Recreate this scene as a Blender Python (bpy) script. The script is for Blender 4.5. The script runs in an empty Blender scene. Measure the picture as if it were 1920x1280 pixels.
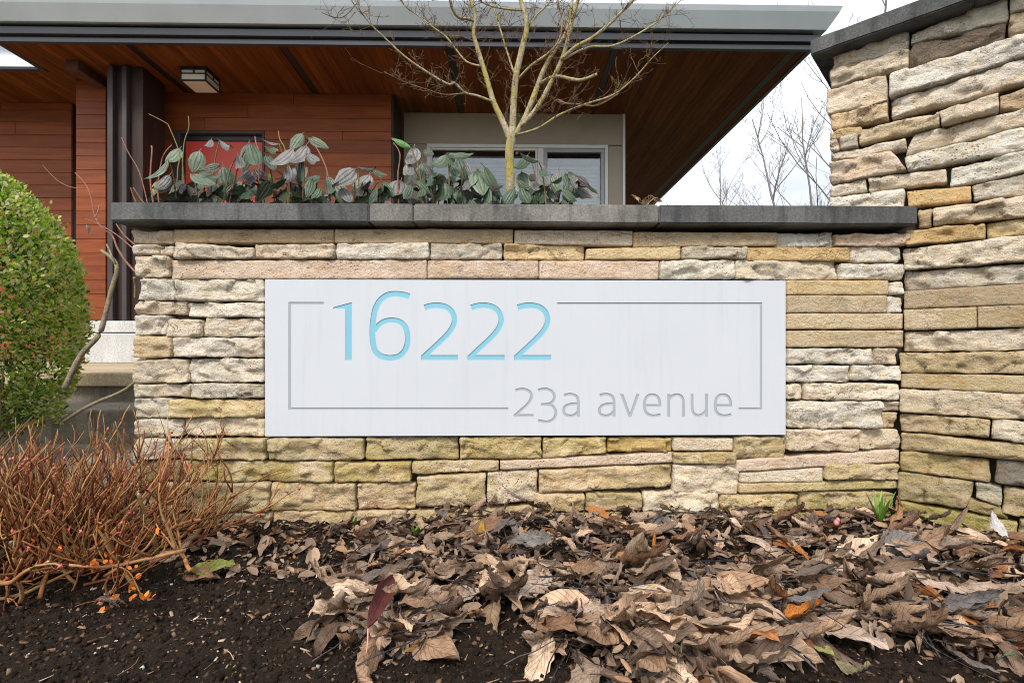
import bpy, bmesh, math, random
import numpy as np
from mathutils import Vector, Matrix, Euler, noise
from mathutils.geometry import delaunay_2d_cdt

R = math.radians
rnd = random.Random(7)
nrng = np.random.default_rng(7)
scene = bpy.context.scene
COL = scene.collection

# ------------------------------------------------------------------ camera, sky, sun, exposure
HC = 0.52            # camera height
YAW = R(1.0)         # the camera looks one degree right of the wall's normal
FPX = 960.0          # focal length in pixels of the 1920 px photograph (18 mm lens)
cam_d = bpy.data.cameras.new("camera")
cam_d.lens = 18.0; cam_d.sensor_width = 36.0
cam_d.shift_y = 20.0 / 1920.0
cam_d.clip_start = 0.02; cam_d.clip_end = 3000.0
cam = bpy.data.objects.new("camera", cam_d); COL.objects.link(cam)
cam.location = (0, 0, HC); cam.rotation_euler = (R(90), 0, -YAW)
scene.camera = cam

SUN_EL, SUN_AZ = R(48), R(200)      # azimuth measured clockwise from +Y: behind the camera, a little left
world = bpy.data.worlds.new("World"); scene.world = world; world.use_nodes = True
wn = world.node_tree; wn.nodes.clear()
wo = wn.nodes.new("ShaderNodeOutputWorld"); bg = wn.nodes.new("ShaderNodeBackground")
sky = wn.nodes.new("ShaderNodeTexSky"); sky.sky_type = 'NISHITA'; sky.sun_disc = False
sky.sun_elevation = SUN_EL; sky.sun_rotation = SUN_AZ
sky.air_density = 1.0; sky.dust_density = 4.0; sky.ozone_density = 1.0
# overcast: an even cloud sheet over nearly all of the blue, with soft brighter and darker cloud
wtc = wn.nodes.new("ShaderNodeTexCoord")
wmap = wn.nodes.new("ShaderNodeMapping"); wmap.inputs['Scale'].default_value = (1.0, 1.0, 2.6)
wnz = wn.nodes.new("ShaderNodeTexNoise"); wnz.inputs['Scale'].default_value = 2.6; wnz.inputs['Detail'].default_value = 7
wrp = wn.nodes.new("ShaderNodeValToRGB")
wrp.color_ramp.elements[0].position = 0.36; wrp.color_ramp.elements[0].color = (4.0, 4.25, 4.6, 1)
wrp.color_ramp.elements[1].position = 0.66; wrp.color_ramp.elements[1].color = (7.0, 7.2, 7.4, 1)
wmx = wn.nodes.new("ShaderNodeMix"); wmx.data_type = 'RGBA'; wmx.inputs[0].default_value = 0.88
wn.links.new(wtc.outputs['Generated'], wmap.inputs['Vector']); wn.links.new(wmap.outputs[0], wnz.inputs['Vector'])
wn.links.new(wnz.outputs['Fac'], wrp.inputs['Fac'])
wn.links.new(sky.outputs[0], wmx.inputs[6]); wn.links.new(wrp.outputs[0], wmx.inputs[7])
wn.links.new(wmx.outputs[2], bg.inputs['Color']); bg.inputs['Strength'].default_value = 0.10
wn.links.new(bg.outputs[0], wo.inputs['Surface'])

sun_d = bpy.data.lights.new("sun", 'SUN'); sun_d.energy = 1.5; sun_d.angle = R(16); sun_d.color = (1.0, 0.96, 0.9)
sun = bpy.data.objects.new("sun", sun_d); COL.objects.link(sun)
sdir = Vector((math.sin(SUN_AZ) * math.cos(SUN_EL), math.cos(SUN_AZ) * math.cos(SUN_EL), math.sin(SUN_EL)))
sun.rotation_euler = sdir.to_track_quat('Z', 'Y').to_euler()
sun.location = sdir * 30

scene.view_settings.view_transform = 'Standard'
scene.view_settings.look = 'None'
scene.view_settings.gamma = 1.0
scene.view_settings.use_curve_mapping = False
scene.view_settings.exposure = 1.18
scene.cycles.use_denoising = True
scene.cycles.denoising_prefilter = 'NONE'
scene.cycles.filter_width = 1.0
scene.cycles.max_bounces = 8
scene.cycles.transparent_max_bounces = 12

# ------------------------------------------------------------------ helpers
def ray(px, py):
    dx = (px - 960.0) / FPX; dz = (660.0 - py) / FPX
    return Vector((dx * math.cos(YAW) + math.sin(YAW), math.cos(YAW) - dx * math.sin(YAW), dz))
def at(px, py, Y):
    d = ray(px, py); return Vector((0, 0, HC)) + d * (Y / d.y)
def on_ground(px, py, z=0.0):
    d = ray(px, py); return Vector((0, 0, HC)) + d * ((z - HC) / d.z)
def fb(x, y, z, sc, oct=4):
    return noise.fractal(Vector((x * sc, y * sc, z * sc)), 0.9, 2.1, oct)

def tag(o, label=None, cat=None, group=None, kind=None):
    if label: o["label"] = label
    if cat: o["category"] = cat
    if group: o["group"] = group
    if kind: o["kind"] = kind
    return o
def empty(name, loc, label=None, cat=None, group=None):
    o = bpy.data.objects.new(name, None); o.empty_display_size = 0.05
    o.location = loc; COL.objects.link(o)
    return tag(o, label, cat, group)
def mesh_np(name, V, F, mat=None, smooth=False):
    me = bpy.data.meshes.new(name)
    V = np.asarray(V, dtype=np.float32)
    if isinstance(F, np.ndarray):
        n, k = F.shape
        me.vertices.add(len(V)); me.vertices.foreach_set("co", V.ravel())
        me.loops.add(n * k); me.loops.foreach_set("vertex_index", F.astype(np.int32).ravel())
        me.polygons.add(n)
        me.polygons.foreach_set("loop_start", np.arange(0, n * k, k, dtype=np.int32))
        me.polygons.foreach_set("loop_total", np.full(n, k, dtype=np.int32))
        me.update(calc_edges=True)
    else:
        me.from_pydata([tuple(map(float, v)) for v in V], [], F)
    if smooth: me.polygons.foreach_set("use_smooth", np.ones(len(me.polygons), dtype=bool))
    if mat: me.materials.append(mat)
    me.validate(); me.update()
    return me
def obj(name, me, parent=None, loc=(0, 0, 0), rot=None, scale=None, color=None):
    o = bpy.data.objects.new(name, me); COL.objects.link(o)
    o.location = loc
    if rot is not None: o.rotation_euler = rot
    if scale is not None: o.scale = scale
    if color is not None: o.color = color
    if parent is not None:
        o.parent = parent
        o.matrix_parent_inverse = Matrix.Translation(-world_loc(parent))
    return o
def world_loc(o):
    p = Vector(o.location)
    return p       # parents carry no rotation and children use world locations
def box_me(name, x0, x1, y0, y1, z0, z1, mat, bev=0.0, seg=2, origin=None):
    bm = bmesh.new()
    bmesh.ops.create_cube(bm, size=1.0)
    o = origin or (0, 0, 0)
    for v in bm.verts:
        v.co = ((x0 + x1) / 2 + v.co.x * (x1 - x0) - o[0], (y0 + y1) / 2 + v.co.y * (y1 - y0) - o[1], (z0 + z1) / 2 + v.co.z * (z1 - z0) - o[2])
    if bev > 0: bmesh.ops.bevel(bm, geom=bm.edges[:], offset=bev, segments=seg, affect='EDGES', profile=0.5)
    me = bpy.data.meshes.new(name); bm.to_mesh(me); bm.free()
    if mat: me.materials.append(mat)
    return me
def box(name, x0, x1, y0, y1, z0, z1, mat, parent=None, bev=0.0, color=None):
    c = ((x0 + x1) / 2, (y0 + y1) / 2, (z0 + z1) / 2)
    return obj(name, box_me(name, x0, x1, y0, y1, z0, z1, mat, bev, origin=c), parent, c, color=color)

# tubes along polylines: returns vertices and quads
def smooth_line(P, n=4):
    P = [Vector(p) for p in P]
    if len(P) < 3: return P
    out = []
    for i in range(len(P) - 1):
        p0 = P[max(i - 1, 0)]; p1 = P[i]; p2 = P[i + 1]; p3 = P[min(i + 2, len(P) - 1)]
        for k in range(n):
            t = k / n
            out.append(0.5 * ((2 * p1) + (p2 - p0) * t + (2 * p0 - 5 * p1 + 4 * p2 - p3) * t * t + (3 * p1 - p0 - 3 * p2 + p3) * t ** 3))
    out.append(P[-1]); return out
class Tubes:
    def __init__(s): s.V = []; s.F = []
    def add(s, pts, rads, n=6, cap=True):
        base = len(s.V); m = len(pts)
        up = Vector((0.31, 0.17, 0.93))
        for i in range(m):
            t = (pts[min(i + 1, m - 1)] - pts[max(i - 1, 0)])
            if t.length < 1e-9: t = Vector((0, 0, 1))
            t.normalize()
            a = t.cross(up)
            if a.length < 1e-3: a = t.cross(Vector((1, 0, 0)))
            a.normalize(); b = t.cross(a)
            for k in range(n):
                an = 2 * math.pi * k / n
                s.V.append(pts[i] + (a * math.cos(an) + b * math.sin(an)) * rads[i])
        for i in range(m - 1):
            for k in range(n):
                s.F.append((base + i * n + k, base + i * n + (k + 1) % n, base + (i + 1) * n + (k + 1) % n, base + (i + 1) * n + k))
        if cap:
            s.F.append(tuple(base + (m - 1) * n + k for k in range(n)))
            s.F.append(tuple(base + k for k in reversed(range(n))))
    def build(s, name, mat, parent=None, kind=None, origin=None, smooth=True):
        o = Vector(origin) if origin is not None else (Vector(s.V[0]) if s.V else Vector((0, 0, 0)))
        me = mesh_np(name, [v - o for v in s.V], s.F, mat, smooth)
        ob = obj(name, me, parent, o)
        if kind: ob["kind"] = kind
        return ob

# many copies of one small template in one mesh
def rot_mats(n, tilt=math.pi, rng=nrng):
    a = rng.uniform(0, 2 * math.pi, n); b = rng.uniform(-tilt, tilt, n); c = rng.uniform(-tilt, tilt, n)
    return euler_mats(a, b, c)
def euler_mats(a, b, c):
    ca, sa, cb, sb, cc, sc = np.cos(a), np.sin(a), np.cos(b), np.sin(b), np.cos(c), np.sin(c)
    M = np.empty((len(a), 3, 3))
    M[:, 0, 0] = ca * cb; M[:, 0, 1] = ca * sb * sc - sa * cc; M[:, 0, 2] = ca * sb * cc + sa * sc
    M[:, 1, 0] = sa * cb; M[:, 1, 1] = sa * sb * sc + ca * cc; M[:, 1, 2] = sa * sb * cc - ca * sc
    M[:, 2, 0] = -sb; M[:, 2, 1] = cb * sc; M[:, 2, 2] = cb * cc
    return M
def scatter(tv, tf, P, M, S):
    tv = np.asarray(tv, float); tf = np.asarray(tf, int); n = len(P)
    S = np.asarray(S, float)
    if S.ndim == 1: S = S[:, None].repeat(3, 1)
    V = np.einsum('nij,nkj->nki', M, tv[None] * S[:, None, :]) + np.asarray(P)[:, None, :]
    F = tf[None] + (np.arange(n) * len(tv))[:, None, None]
    return V.reshape(-1, 3), F.reshape(-1, tf.shape[1])

# ------------------------------------------------------------------ materials
class NT:
    def __init__(s, name):
        s.m = bpy.data.materials.new(name); s.m.use_nodes = True
        s.t = s.m.node_tree; s.b = s.t.nodes["Principled BSDF"]; s.out = s.t.nodes["Material Output"]
    def n(s, ty, **kw):
        nd = s.t.nodes.new(ty)
        for k, v in kw.items():
            if k in nd.inputs: nd.inputs[k].default_value = v
            else: setattr(nd, k, v)
        return nd
    def l(s, a, b): s.t.links.new(a, b)
    def coord(s, kind='Object', scale=(1, 1, 1), rand=False):
        tc = s.n("ShaderNodeTexCoord"); mp = s.n("ShaderNodeMapping"); mp.inputs['Scale'].default_value = scale
        s.l(tc.outputs[kind], mp.inputs['Vector'])
        if rand:
            oi = s.n("ShaderNodeObjectInfo"); mu = s.n("ShaderNodeMath", operation='MULTIPLY'); mu.inputs[1].default_value = 37.0
            s.l(oi.outputs['Random'], mu.inputs[0])
            cb = s.n("ShaderNodeCombineXYZ")
            for i in range(3): s.l(mu.outputs[0], cb.inputs[i])
            s.l(cb.outputs[0], mp.inputs['Location'])
        return mp.outputs[0]
    def noise(s, vec, scale, detail=5, rough=0.55, dist=0.0):
        nd = s.n("ShaderNodeTexNoise"); nd.inputs['Scale'].default_value = scale; nd.inputs['Detail'].default_value = detail
        nd.inputs['Roughness'].default_value = rough; nd.inputs['Distortion'].default_value = dist
        s.l(vec, nd.inputs['Vector']); return nd.outputs['Fac']
    def ramp(s, fac, stops):
        r = s.n("ShaderNodeValToRGB"); e = r.color_ramp.elements
        while len(e) < len(stops): e.new(0.5)
        for k, (p, c) in enumerate(stops):
            e[k].position = p; e[k].color = c if len(c) == 4 else (*c, 1)
        s.l(fac, r.inputs['Fac']); return r.outputs['Color']
    def g(s, fac, a, b):      # grey ramp between two positions
        if a > b: return s.ramp(fac, [(b, (1, 1, 1)), (a, (0, 0, 0))])
        return s.ramp(fac, [(a, (0, 0, 0)), (b, (1, 1, 1))])
    def mix(s, fac, a, b, mode='MIX'):
        m = s.n("ShaderNodeMix", data_type='RGBA', blend_type=mode)
        for i, v in ((0, fac), (6, a), (7, b)):
            if isinstance(v, (int, float)): m.inputs[i].default_value = v
            elif isinstance(v, tuple): m.inputs[i].default_value = v if len(v) == 4 else (*v, 1)
            else: s.l(v, m.inputs[i])
        return m.outputs[2]
    def math(s, op, a, b=0.0):
        m = s.n("ShaderNodeMath", operation=op)
        for i, v in ((0, a), (1, b)):
            if isinstance(v, (int, float)): m.inputs[i].default_value = v
            else: s.l(v, m.inputs[i])
        return m.outputs[0]
    def bump(s, h, strength=0.3, dist=0.01, prev=None):
        b = s.n("ShaderNodeBump"); b.inputs['Strength'].default_value = strength; b.inputs['Distance'].default_value = dist
        s.l(h, b.inputs['Height'])
        if prev is not None: s.l(prev, b.inputs['Normal'])
        return b.outputs[0]
    def done(s, col, rough=0.7, normal=None, spec=None, **kw):
        if isinstance(col, tuple): s.b.inputs['Base Color'].default_value = col if len(col) == 4 else (*col, 1)
        else: s.l(col, s.b.inputs['Base Color'])
        if isinstance(rough, (int, float)): s.b.inputs['Roughness'].default_value = rough
        else: s.l(rough, s.b.inputs['Roughness'])
        if normal is not None: s.l(normal, s.b.inputs['Normal'])
        if spec is not None: s.b.inputs['Specular IOR Level'].default_value = spec
        for k, v in kw.items(): s.b.inputs[k.replace('_', ' ')].default_value = v
        return s.m
    def objcol(s):
        oi = s.n("ShaderNodeObjectInfo"); return oi.outputs['Color'], oi.outputs['Alpha'], oi.outputs['Random']

def mat_stone():
    k = NT("split_stone"); v = k.coord('Object', (1, 1, 1.7), True); vi = k.coord('Object', (1, 1, 1), True); vh = k.coord('Object', (1, 1, 2.6), True)
    c, al, rd = k.objcol()
    big = k.noise(v, 8, 5, 0.6, 0.9); mid = k.noise(v, 34, 7, 0.7, 0.6); fine = k.noise(vi, 210, 6, 0.75)
    mul = lambda col, t: k.mix(1.0, col, t, 'MULTIPLY')
    col = k.mix(k.g(big, 0.34, 0.64), mul(c, (0.96, 0.93, 0.89)), mul(c, (1.16, 1.17, 1.19)))
    w2 = k.noise(v, 13, 6, 0.7, 1.6)
    col = k.mix(k.math('MULTIPLY', k.g(w2, 0.50, 0.68), 0.7), col, mul(col, (0.96, 0.78, 0.52)))
    w4 = k.noise(vi, 17, 6, 0.7, 1.2)
    col = k.mix(k.math('MULTIPLY', k.g(w4, 0.56, 0.70), 0.5), col, mul(col, (0.86, 0.76, 0.73)))
    col = k.mix(k.math('MULTIPLY', k.g(mid, 0.55, 0.72), 0.5), col, mul(col, (0.72, 0.63, 0.54)))
    col = k.mix(k.math('MULTIPLY', k.g(mid, 0.46, 0.32), 0.6), col, mul(col, (1.14, 1.15, 1.17)))
    w3 = k.noise(vi, 19, 7, 0.8, 1.0)
    col = k.mix(k.math('MULTIPLY', k.g(w3, 0.60, 0.72), 0.55), col, mul(col, (0.50, 0.48, 0.47)))
    gr = k.noise(vi, 78, 6, 0.8, 0.3)
    col = k.mix(k.math('MULTIPLY', k.g(gr, 0.54, 0.68), 0.5), col, mul(col, (0.66, 0.58, 0.50)))
    col = k.mix(k.math('MULTIPLY', k.g(gr, 0.47, 0.34), 0.5), col, mul(col, (1.18, 1.19, 1.21)))
    # bedding cracks: thin wandering lines
    cr = k.noise(vh, 9, 5, 0.62, 1.3); cl = k.g(k.math('ABSOLUTE', k.math('SUBTRACT', cr, 0.5)), 0.012, 0.002)
    cl = k.math('MULTIPLY', k.math('MULTIPLY', cl, k.g(k.noise(vi, 14, 3), 0.44, 0.56)), k.g(rd, 0.25, 0.9))
    col = k.mix(k.math('MULTIPLY', cl, 0.65), col, mul(col, (0.25, 0.19, 0.14)))
    vo = k.n("ShaderNodeTexVoronoi"); vo.inputs['Scale'].default_value = 105; k.l(vi, vo.inputs['Vector'])
    pit = k.math('MULTIPLY', k.math('SUBTRACT', 1.0, k.g(vo.outputs['Distance'], 0.10, 0.28)), k.math('MULTIPLY', k.g(k.noise(vi, 11, 3), 0.48, 0.62), k.g(rd, 0.75, 0.2)))
    col = k.mix(k.math('MULTIPLY', pit, 0.7), col, mul(col, (0.32, 0.24, 0.17)))
    col = k.mix(k.math('MULTIPLY', k.g(fine, 0.52, 0.72), 0.45), col, mul(col, (0.62, 0.56, 0.50)))
    col = k.mix(k.math('MULTIPLY', k.g(fine, 0.44, 0.30), 0.4), col, mul(col, (1.12, 1.12, 1.12)))
    ms = k.noise(vi, 10, 6, 0.65, 0.7); ms2 = k.noise(vi, 100, 5, 0.75)
    mask = k.math('MULTIPLY', k.g(ms, 0.41, 0.56), k.g(ms2, 0.32, 0.58)); mask = k.math('MULTIPLY', mask, al)
    col = k.mix(k.math('MULTIPLY', mask, 0.9), col, k.mix(k.g(ms2, 0.42, 0.62), (0.20, 0.195, 0.012), (0.56, 0.45, 0.035)))
    h = k.math('ADD', k.math('ADD', k.math('MULTIPLY', mid, 1.2), k.math('MULTIPLY', fine, 0.4)), k.math('MULTIPLY', gr, -0.9))
    h = k.math('SUBTRACT', k.math('SUBTRACT', h, k.math('MULTIPLY', pit, 0.7)), k.math('MULTIPLY', cl, 0.6))
    nrm = k.bump(h, 1.0, 0.011)
    return k.done(col, 0.88, nrm, spec=0.2)
def mat_concrete(name, a, b, sc=1.0, stain=0.6):
    k = NT(name); v = k.coord('Object', (1, 1, 1), True); vs = k.coord('Object', (9, 9, 1.3), True)
    n1 = k.noise(v, 5 * sc, 5, 0.6, 0.4); n2 = k.noise(v, 160 * sc, 4, 0.75); n3 = k.noise(vs, 2.5, 5, 0.65)
    col = k.mix(k.g(n1, 0.36, 0.64), a, b)
    col = k.mix(k.math('MULTIPLY', k.g(n3, 0.47, 0.66), stain), col, k.mix(1.0, col, (0.42, 0.42, 0.43), 'MULTIPLY'))
    col = k.mix(k.math('MULTIPLY', k.g(n2, 0.5, 0.72), 0.55), col, k.mix(1.0, col, (1.9, 1.85, 1.75), 'MULTIPLY'))
    col = k.mix(k.math('MULTIPLY', k.g(n2, 0.5, 0.34), 0.5), col, k.mix(1.0, col, (0.45, 0.44, 0.42), 'MULTIPLY'))
    return k.done(col, 0.85, k.bump(n2, 0.5, 0.003), spec=0.3)
def mat_soil():
    k = NT("dark_soil"); v = k.coord('Object')
    n1 = k.noise(v, 7, 5, 0.6); n2 = k.noise(v, 110, 6, 0.75); n3 = k.noise(v, 320, 4, 0.7)
    col = k.mix(k.g(n1, 0.35, 0.65), (0.013, 0.0085, 0.006), (0.026, 0.0165, 0.011))
    col = k.mix(k.g(n2, 0.52, 0.72), col, (0.055, 0.034, 0.021))
    col = k.mix(k.math('MULTIPLY', k.g(n3, 0.64, 0.74), 0.7), col, (0.15, 0.11, 0.08))
    h = k.math('ADD', n2, k.math('MULTIPLY', n3, 0.5))
    return k.done(col, 0.8, k.bump(h, 1.0, 0.006), spec=0.15)
def mat_island(name, stops, rough=0.7, bump=None, spec=0.3, trans=0.0):
    k = NT(name); gm = k.n("ShaderNodeNewGeometry"); v = k.coord('Object')
    col = k.ramp(gm.outputs['Random Per Island'], stops)
    n2 = k.noise(v, 120, 4, 0.7)
    col = k.mix(k.math('MULTIPLY', k.g(n2, 0.4, 0.7), 0.5), col, k.mix(1.0, col, (0.5, 0.45, 0.4), 'MULTIPLY'))
    nr = k.bump(n2, bump, 0.003) if bump else None
    m = k.done(col, rough, nr, spec=spec)
    return m
def mat_bark(name, a, b, lichen=None, sc=1.0):
    k = NT(name); v = k.coord('Object', (1, 1, 0.35)); vi = k.coord('Object')
    n1 = k.noise(v, 55 * sc, 5, 0.7); n2 = k.noise(vi, 16 * sc, 5, 0.65, 0.6); n3 = k.noise(vi, 130 * sc, 4, 0.7)
    col = k.mix(k.g(n1, 0.35, 0.68), a, b)
    if lichen:
        col = k.mix(k.math('MULTIPLY', k.g(n2, 0.46, 0.58), 0.75), col, lichen)
        col = k.mix(k.math('MULTIPLY', k.g(n3, 0.54, 0.64), 0.7), col, (0.12, 0.085, 0.055))
    return k.done(col, 0.8, k.bump(k.math('ADD', n1, n3), 0.9, 0.006), spec=0.25)
def mat_dead_leaf(island=None):
    k = NT("dead_leaf"); c, al, rd = k.objcol()
    if island: c = k.ramp(k.n('ShaderNodeNewGeometry').outputs['Random Per Island'], island)
    uv = k.n("ShaderNodeUVMap"); uv.uv_map = "UVMap"
    sx = k.n("ShaderNodeSeparateXYZ"); k.l(uv.outputs[0], sx.inputs[0])
    av = k.math('ABSOLUTE', k.math('SUBTRACT', sx.outputs[1], 0.5))
    ph = k.math('SUBTRACT', k.math('MULTIPLY', sx.outputs[0], 9.0), k.math('MULTIPLY', av, 6.5))
    fr = k.math('ABSOLUTE', k.math('SUBTRACT', k.math('FRACT', ph), 0.5))
    vein = k.g(fr, 0.10, 0.02); mid = k.g(av, 0.035, 0.012)
    vn = k.math('MAXIMUM', vein, mid)
    v = k.coord('Object', (1, 1, 1), True)
    q = 9.0 if island else 1.0
    n1 = k.noise(v, 3.5 * q, 5, 0.65, 0.6); n2 = k.noise(v, 34 * q, 5, 0.75); n3 = k.noise(v, 6.5 * q, 6, 0.75, 0.5)
    col = k.mix(k.g(n1, 0.36, 0.66), c, k.mix(1.0, c, (0.62, 0.55, 0.50), 'MULTIPLY'))
    col = k.mix(k.math('MULTIPLY', k.g(n3, 0.55, 0.70), 0.8), col, k.mix(1.0, col, (0.42, 0.33, 0.27), 'MULTIPLY'))
    col = k.mix(k.math('MULTIPLY', k.g(n3, 0.46, 0.34), 0.6), col, k.mix(1.0, col, (1.35, 1.32, 1.3), 'MULTIPLY'))
    col = k.mix(k.math('MULTIPLY', vn, 0.45), col, k.mix(1.0, col, (0.5, 0.42, 0.36), 'MULTIPLY'))
    col = k.mix(k.math('MULTIPLY', k.g(n2, 0.5, 0.75), 0.5), col, k.mix(1.0, col, (0.55, 0.5, 0.48), 'MULTIPLY'))
    h = k.math('ADD', k.math('MULTIPLY', vn, -1.0), k.math('ADD', n2, k.math('MULTIPLY', n3, 2.0)))
    return k.done(col, 0.62, k.bump(h, 0.6, 0.003), spec=0.3)
def mat_viburnum():
    k = NT("viburnum_leaf"); c, al, rd = k.objcol()
    uv = k.n("ShaderNodeUVMap"); uv.uv_map = "UVMap"
    sx = k.n("ShaderNodeSeparateXYZ"); k.l(uv.outputs[0], sx.inputs[0])
    av = k.math('ABSOLUTE', k.math('SUBTRACT', sx.outputs[1], 0.5))
    v1 = k.g(av, 0.045, 0.008); v2 = k.g(k.math('ABSOLUTE', k.math('SUBTRACT', av, 0.25)), 0.045, 0.008)
    vn = k.math('MAXIMUM', v1, k.math('MULTIPLY', v2, 0.8))
    v = k.coord('Object', (1, 1, 1), True); n1 = k.noise(v, 4, 4, 0.6); n2 = k.noise(v, 45, 3, 0.6)
    col = k.mix(k.g(n1, 0.35, 0.68), c, k.mix(1.0, c, (0.62, 0.68, 0.62), 'MULTIPLY'))
    col = k.mix(k.math('MULTIPLY', vn, 0.22), col, k.mix(1.0, col, (0.34, 0.37, 0.36), 'MULTIPLY'))
    h = k.math('ADD', k.math('MULTIPLY', vn, -0.8), k.math('MULTIPLY', n2, 0.5))
    return k.done(col, k.ramp(n1, [(0.3, (0.26,) * 3), (0.7, (0.42,) * 3)]), k.bump(h, 0.6, 0.004), spec=0.5)
def mat_wood(name, a, b, axis, rough=0.5):
    sc = (1, 12, 12) if axis == 'X' else ((12, 1, 12) if axis == 'Y' else (12, 12, 1))
    k = NT(name); v = k.coord('Object', sc, True); c, al, rd = k.objcol()
    n1 = k.noise(v, 2.2, 6, 0.6, 0.6); n2 = k.noise(v, 16, 5, 0.7)
    col = k.mix(k.g(n1, 0.34, 0.68), a, b)
    col = k.mix(k.math('MULTIPLY', k.g(n2, 0.5, 0.7), 0.35), col, k.mix(1.0, col, (0.55, 0.5, 0.5), 'MULTIPLY'))
    col = k.mix(1.0, col, c, 'MULTIPLY')
    return k.done(col, rough, k.bump(n2, 0.15, 0.002), spec=0.35 if axis != 'Y' else 0.08)
def mat_plain(name, col, rough=0.5, metallic=0.0, var=0.15, spec=0.5, sc=6.0):
    k = NT(name); v = k.coord('Object')
    n1 = k.noise(v, sc, 5, 0.6); n2 = k.noise(v, sc * 30, 3, 0.6)
    c = k.mix(k.g(n1, 0.35, 0.65), tuple(x * (1 - var) for x in col), tuple(x * (1 + var * 0.6) for x in col))
    return k.done(c, rough, k.bump(n2, 0.06, 0.002), spec=spec, Metallic=metallic)
def mat_sign(name, col, grime=True):
    k = NT(name); v = k.coord('Object')
    n1 = k.noise(v, 3, 5, 0.6); n2 = k.noise(v, 70, 2, 0.5); n3 = k.noise(k.coord('Object', (30, 30, 2)), 1.2, 5, 0.65)
    c = k.mix(k.g(n1, 0.3, 0.7), col, tuple(x * 0.955 for x in col))
    if grime:
        c = k.mix(k.math('MULTIPLY', k.g(n3, 0.52, 0.75), 0.14), c, (0.32, 0.32, 0.30))
        spk = k.math('MULTIPLY', k.g(n2, 0.775, 0.80), k.g(k.noise(v, 9, 2), 0.5, 0.6))
        c = k.mix(k.math('MULTIPLY', spk, 0.7), c, (0.22, 0.22, 0.24))
    return k.done(c, 0.5, k.bump(k.noise(v, 420, 2, 0.5), 0.05, 0.001), spec=0.35)
def mat_glass(name, tint=(0.85, 0.9, 0.92), rough=0.02):
    k = NT(name)
    tr = k.n("ShaderNodeBsdfTransparent"); tr.inputs[0].default_value = (*tint, 1)
    gl = k.n("ShaderNodeBsdfGlossy"); gl.inputs['Roughness'].default_value = rough
    fr = k.n("ShaderNodeFresnel"); fr.inputs['IOR'].default_value = 2.2
    mx = k.n("ShaderNodeMixShader"); k.l(fr.outputs[0], mx.inputs[0]); k.l(tr.outputs[0], mx.inputs[1]); k.l(gl.outputs[0], mx.inputs[2])
    k.l(mx.outputs[0], k.out.inputs['Surface']); return k.m

M = {}
M['stone'] = mat_stone()
M['mortar'] = mat_concrete("mortar", (0.05, 0.043, 0.033), (0.09, 0.078, 0.058))
M['coping'] = mat_concrete("coping_concrete", (0.135, 0.128, 0.118), (0.235, 0.225, 0.205), 1.0, 0.8)
M['coping_dark'] = mat_concrete("dark_coping_concrete", (0.06, 0.061, 0.064), (0.125, 0.125, 0.124), 1.0, 0.75)
M['soil'] = mat_soil()
M['step'] = mat_concrete("step_concrete", (0.19, 0.165, 0.13), (0.28, 0.25, 0.205))
M['plinth'] = mat_concrete("plinth_concrete", (0.46, 0.46, 0.46), (0.55, 0.55, 0.54), 0.7, 0.2)
M['slab'] = mat_concrete("porch_stone", (0.40, 0.31, 0.20), (0.50, 0.40, 0.27), 0.8, 0.2)
M['cedar'] = mat_wood("cedar_siding", (0.27, 0.064, 0.0105), (0.165, 0.036, 0.006), 'X', 0.5)
M['soffit'] = mat_wood("cedar_soffit", (0.20, 0.062, 0.016), (0.115, 0.034, 0.009), 'Y', 0.6)
M['post'] = mat_wood("post_wood", (0.040, 0.019, 0.014), (0.022, 0.011, 0.008), 'Z', 0.55)
M['steel'] = mat_plain("dark_steel", (0.045, 0.034, 0.034), 0.55, 0.05)
M['black'] = mat_plain("black_metal", (0.016, 0.016, 0.018), 0.4)
M['fascia'] = mat_plain("grey_fascia_metal", (0.52, 0.56, 0.60), 0.42, 0.2, 0.08, sc=2)
M['fascia_low'] = mat_plain("dark_fascia_metal", (0.062, 0.064, 0.076), 0.42, 0.3, 0.08, sc=2)
M['beige'] = mat_plain("beige_panel", (0.36, 0.30, 0.225), 0.6, 0, 0.05)
M['white'] = mat_plain("white_vinyl", (0.70, 0.70, 0.69), 0.45, 0, 0.04)
M['greyframe'] = mat_plain("grey_sash", (0.36, 0.38, 0.40), 0.45, 0, 0.05)
M['blind'] = mat_plain("blind_slats", (0.72, 0.76, 0.80), 0.6, 0, 0.03)
M['red'] = mat_plain("red_door_paint", (0.58, 0.055, 0.032), 0.4, 0, 0.06)
M['glass'] = mat_glass("window_glass")
def mat_frost():
    k = NT("frosted_skylight_glass"); d = k.n("ShaderNodeBsdfTranslucent"); d.inputs[0].default_value = (0.9, 0.92, 0.93, 1)
    v = k.coord('Object'); k.l(k.mix(k.g(k.noise(v, 3, 4), 0.3, 0.7), (0.82, 0.84, 0.85), (0.92, 0.93, 0.94)), d.inputs[0])
    k.l(d.outputs[0], k.out.inputs['Surface']); return k.m
M['frost'] = mat_frost()
M['opal'] = mat_plain("opal_lamp_glass", (0.72, 0.68, 0.60), 0.35, 0, 0.03)
M['sign'] = mat_sign("white_sign_paint", (0.565, 0.59, 0.635))
M['blue'] = mat_sign("blue_groove_paint", (0.215, 0.485, 0.60), False)
M['grey'] = mat_sign("grey_groove_paint", (0.37, 0.40, 0.43), False)
M['bark'] = mat_bark("lichen_bark", (0.52, 0.45, 0.31), (0.28, 0.22, 0.13), (0.37, 0.30, 0.04))
M['twig'] = mat_bark("twig_bark", (0.22, 0.12, 0.085), (0.11, 0.055, 0.04), (0.22, 0.17, 0.05))
M['farbark'] = mat_bark("far_bark", (0.24, 0.215, 0.205), (0.16, 0.145, 0.14))
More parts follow.
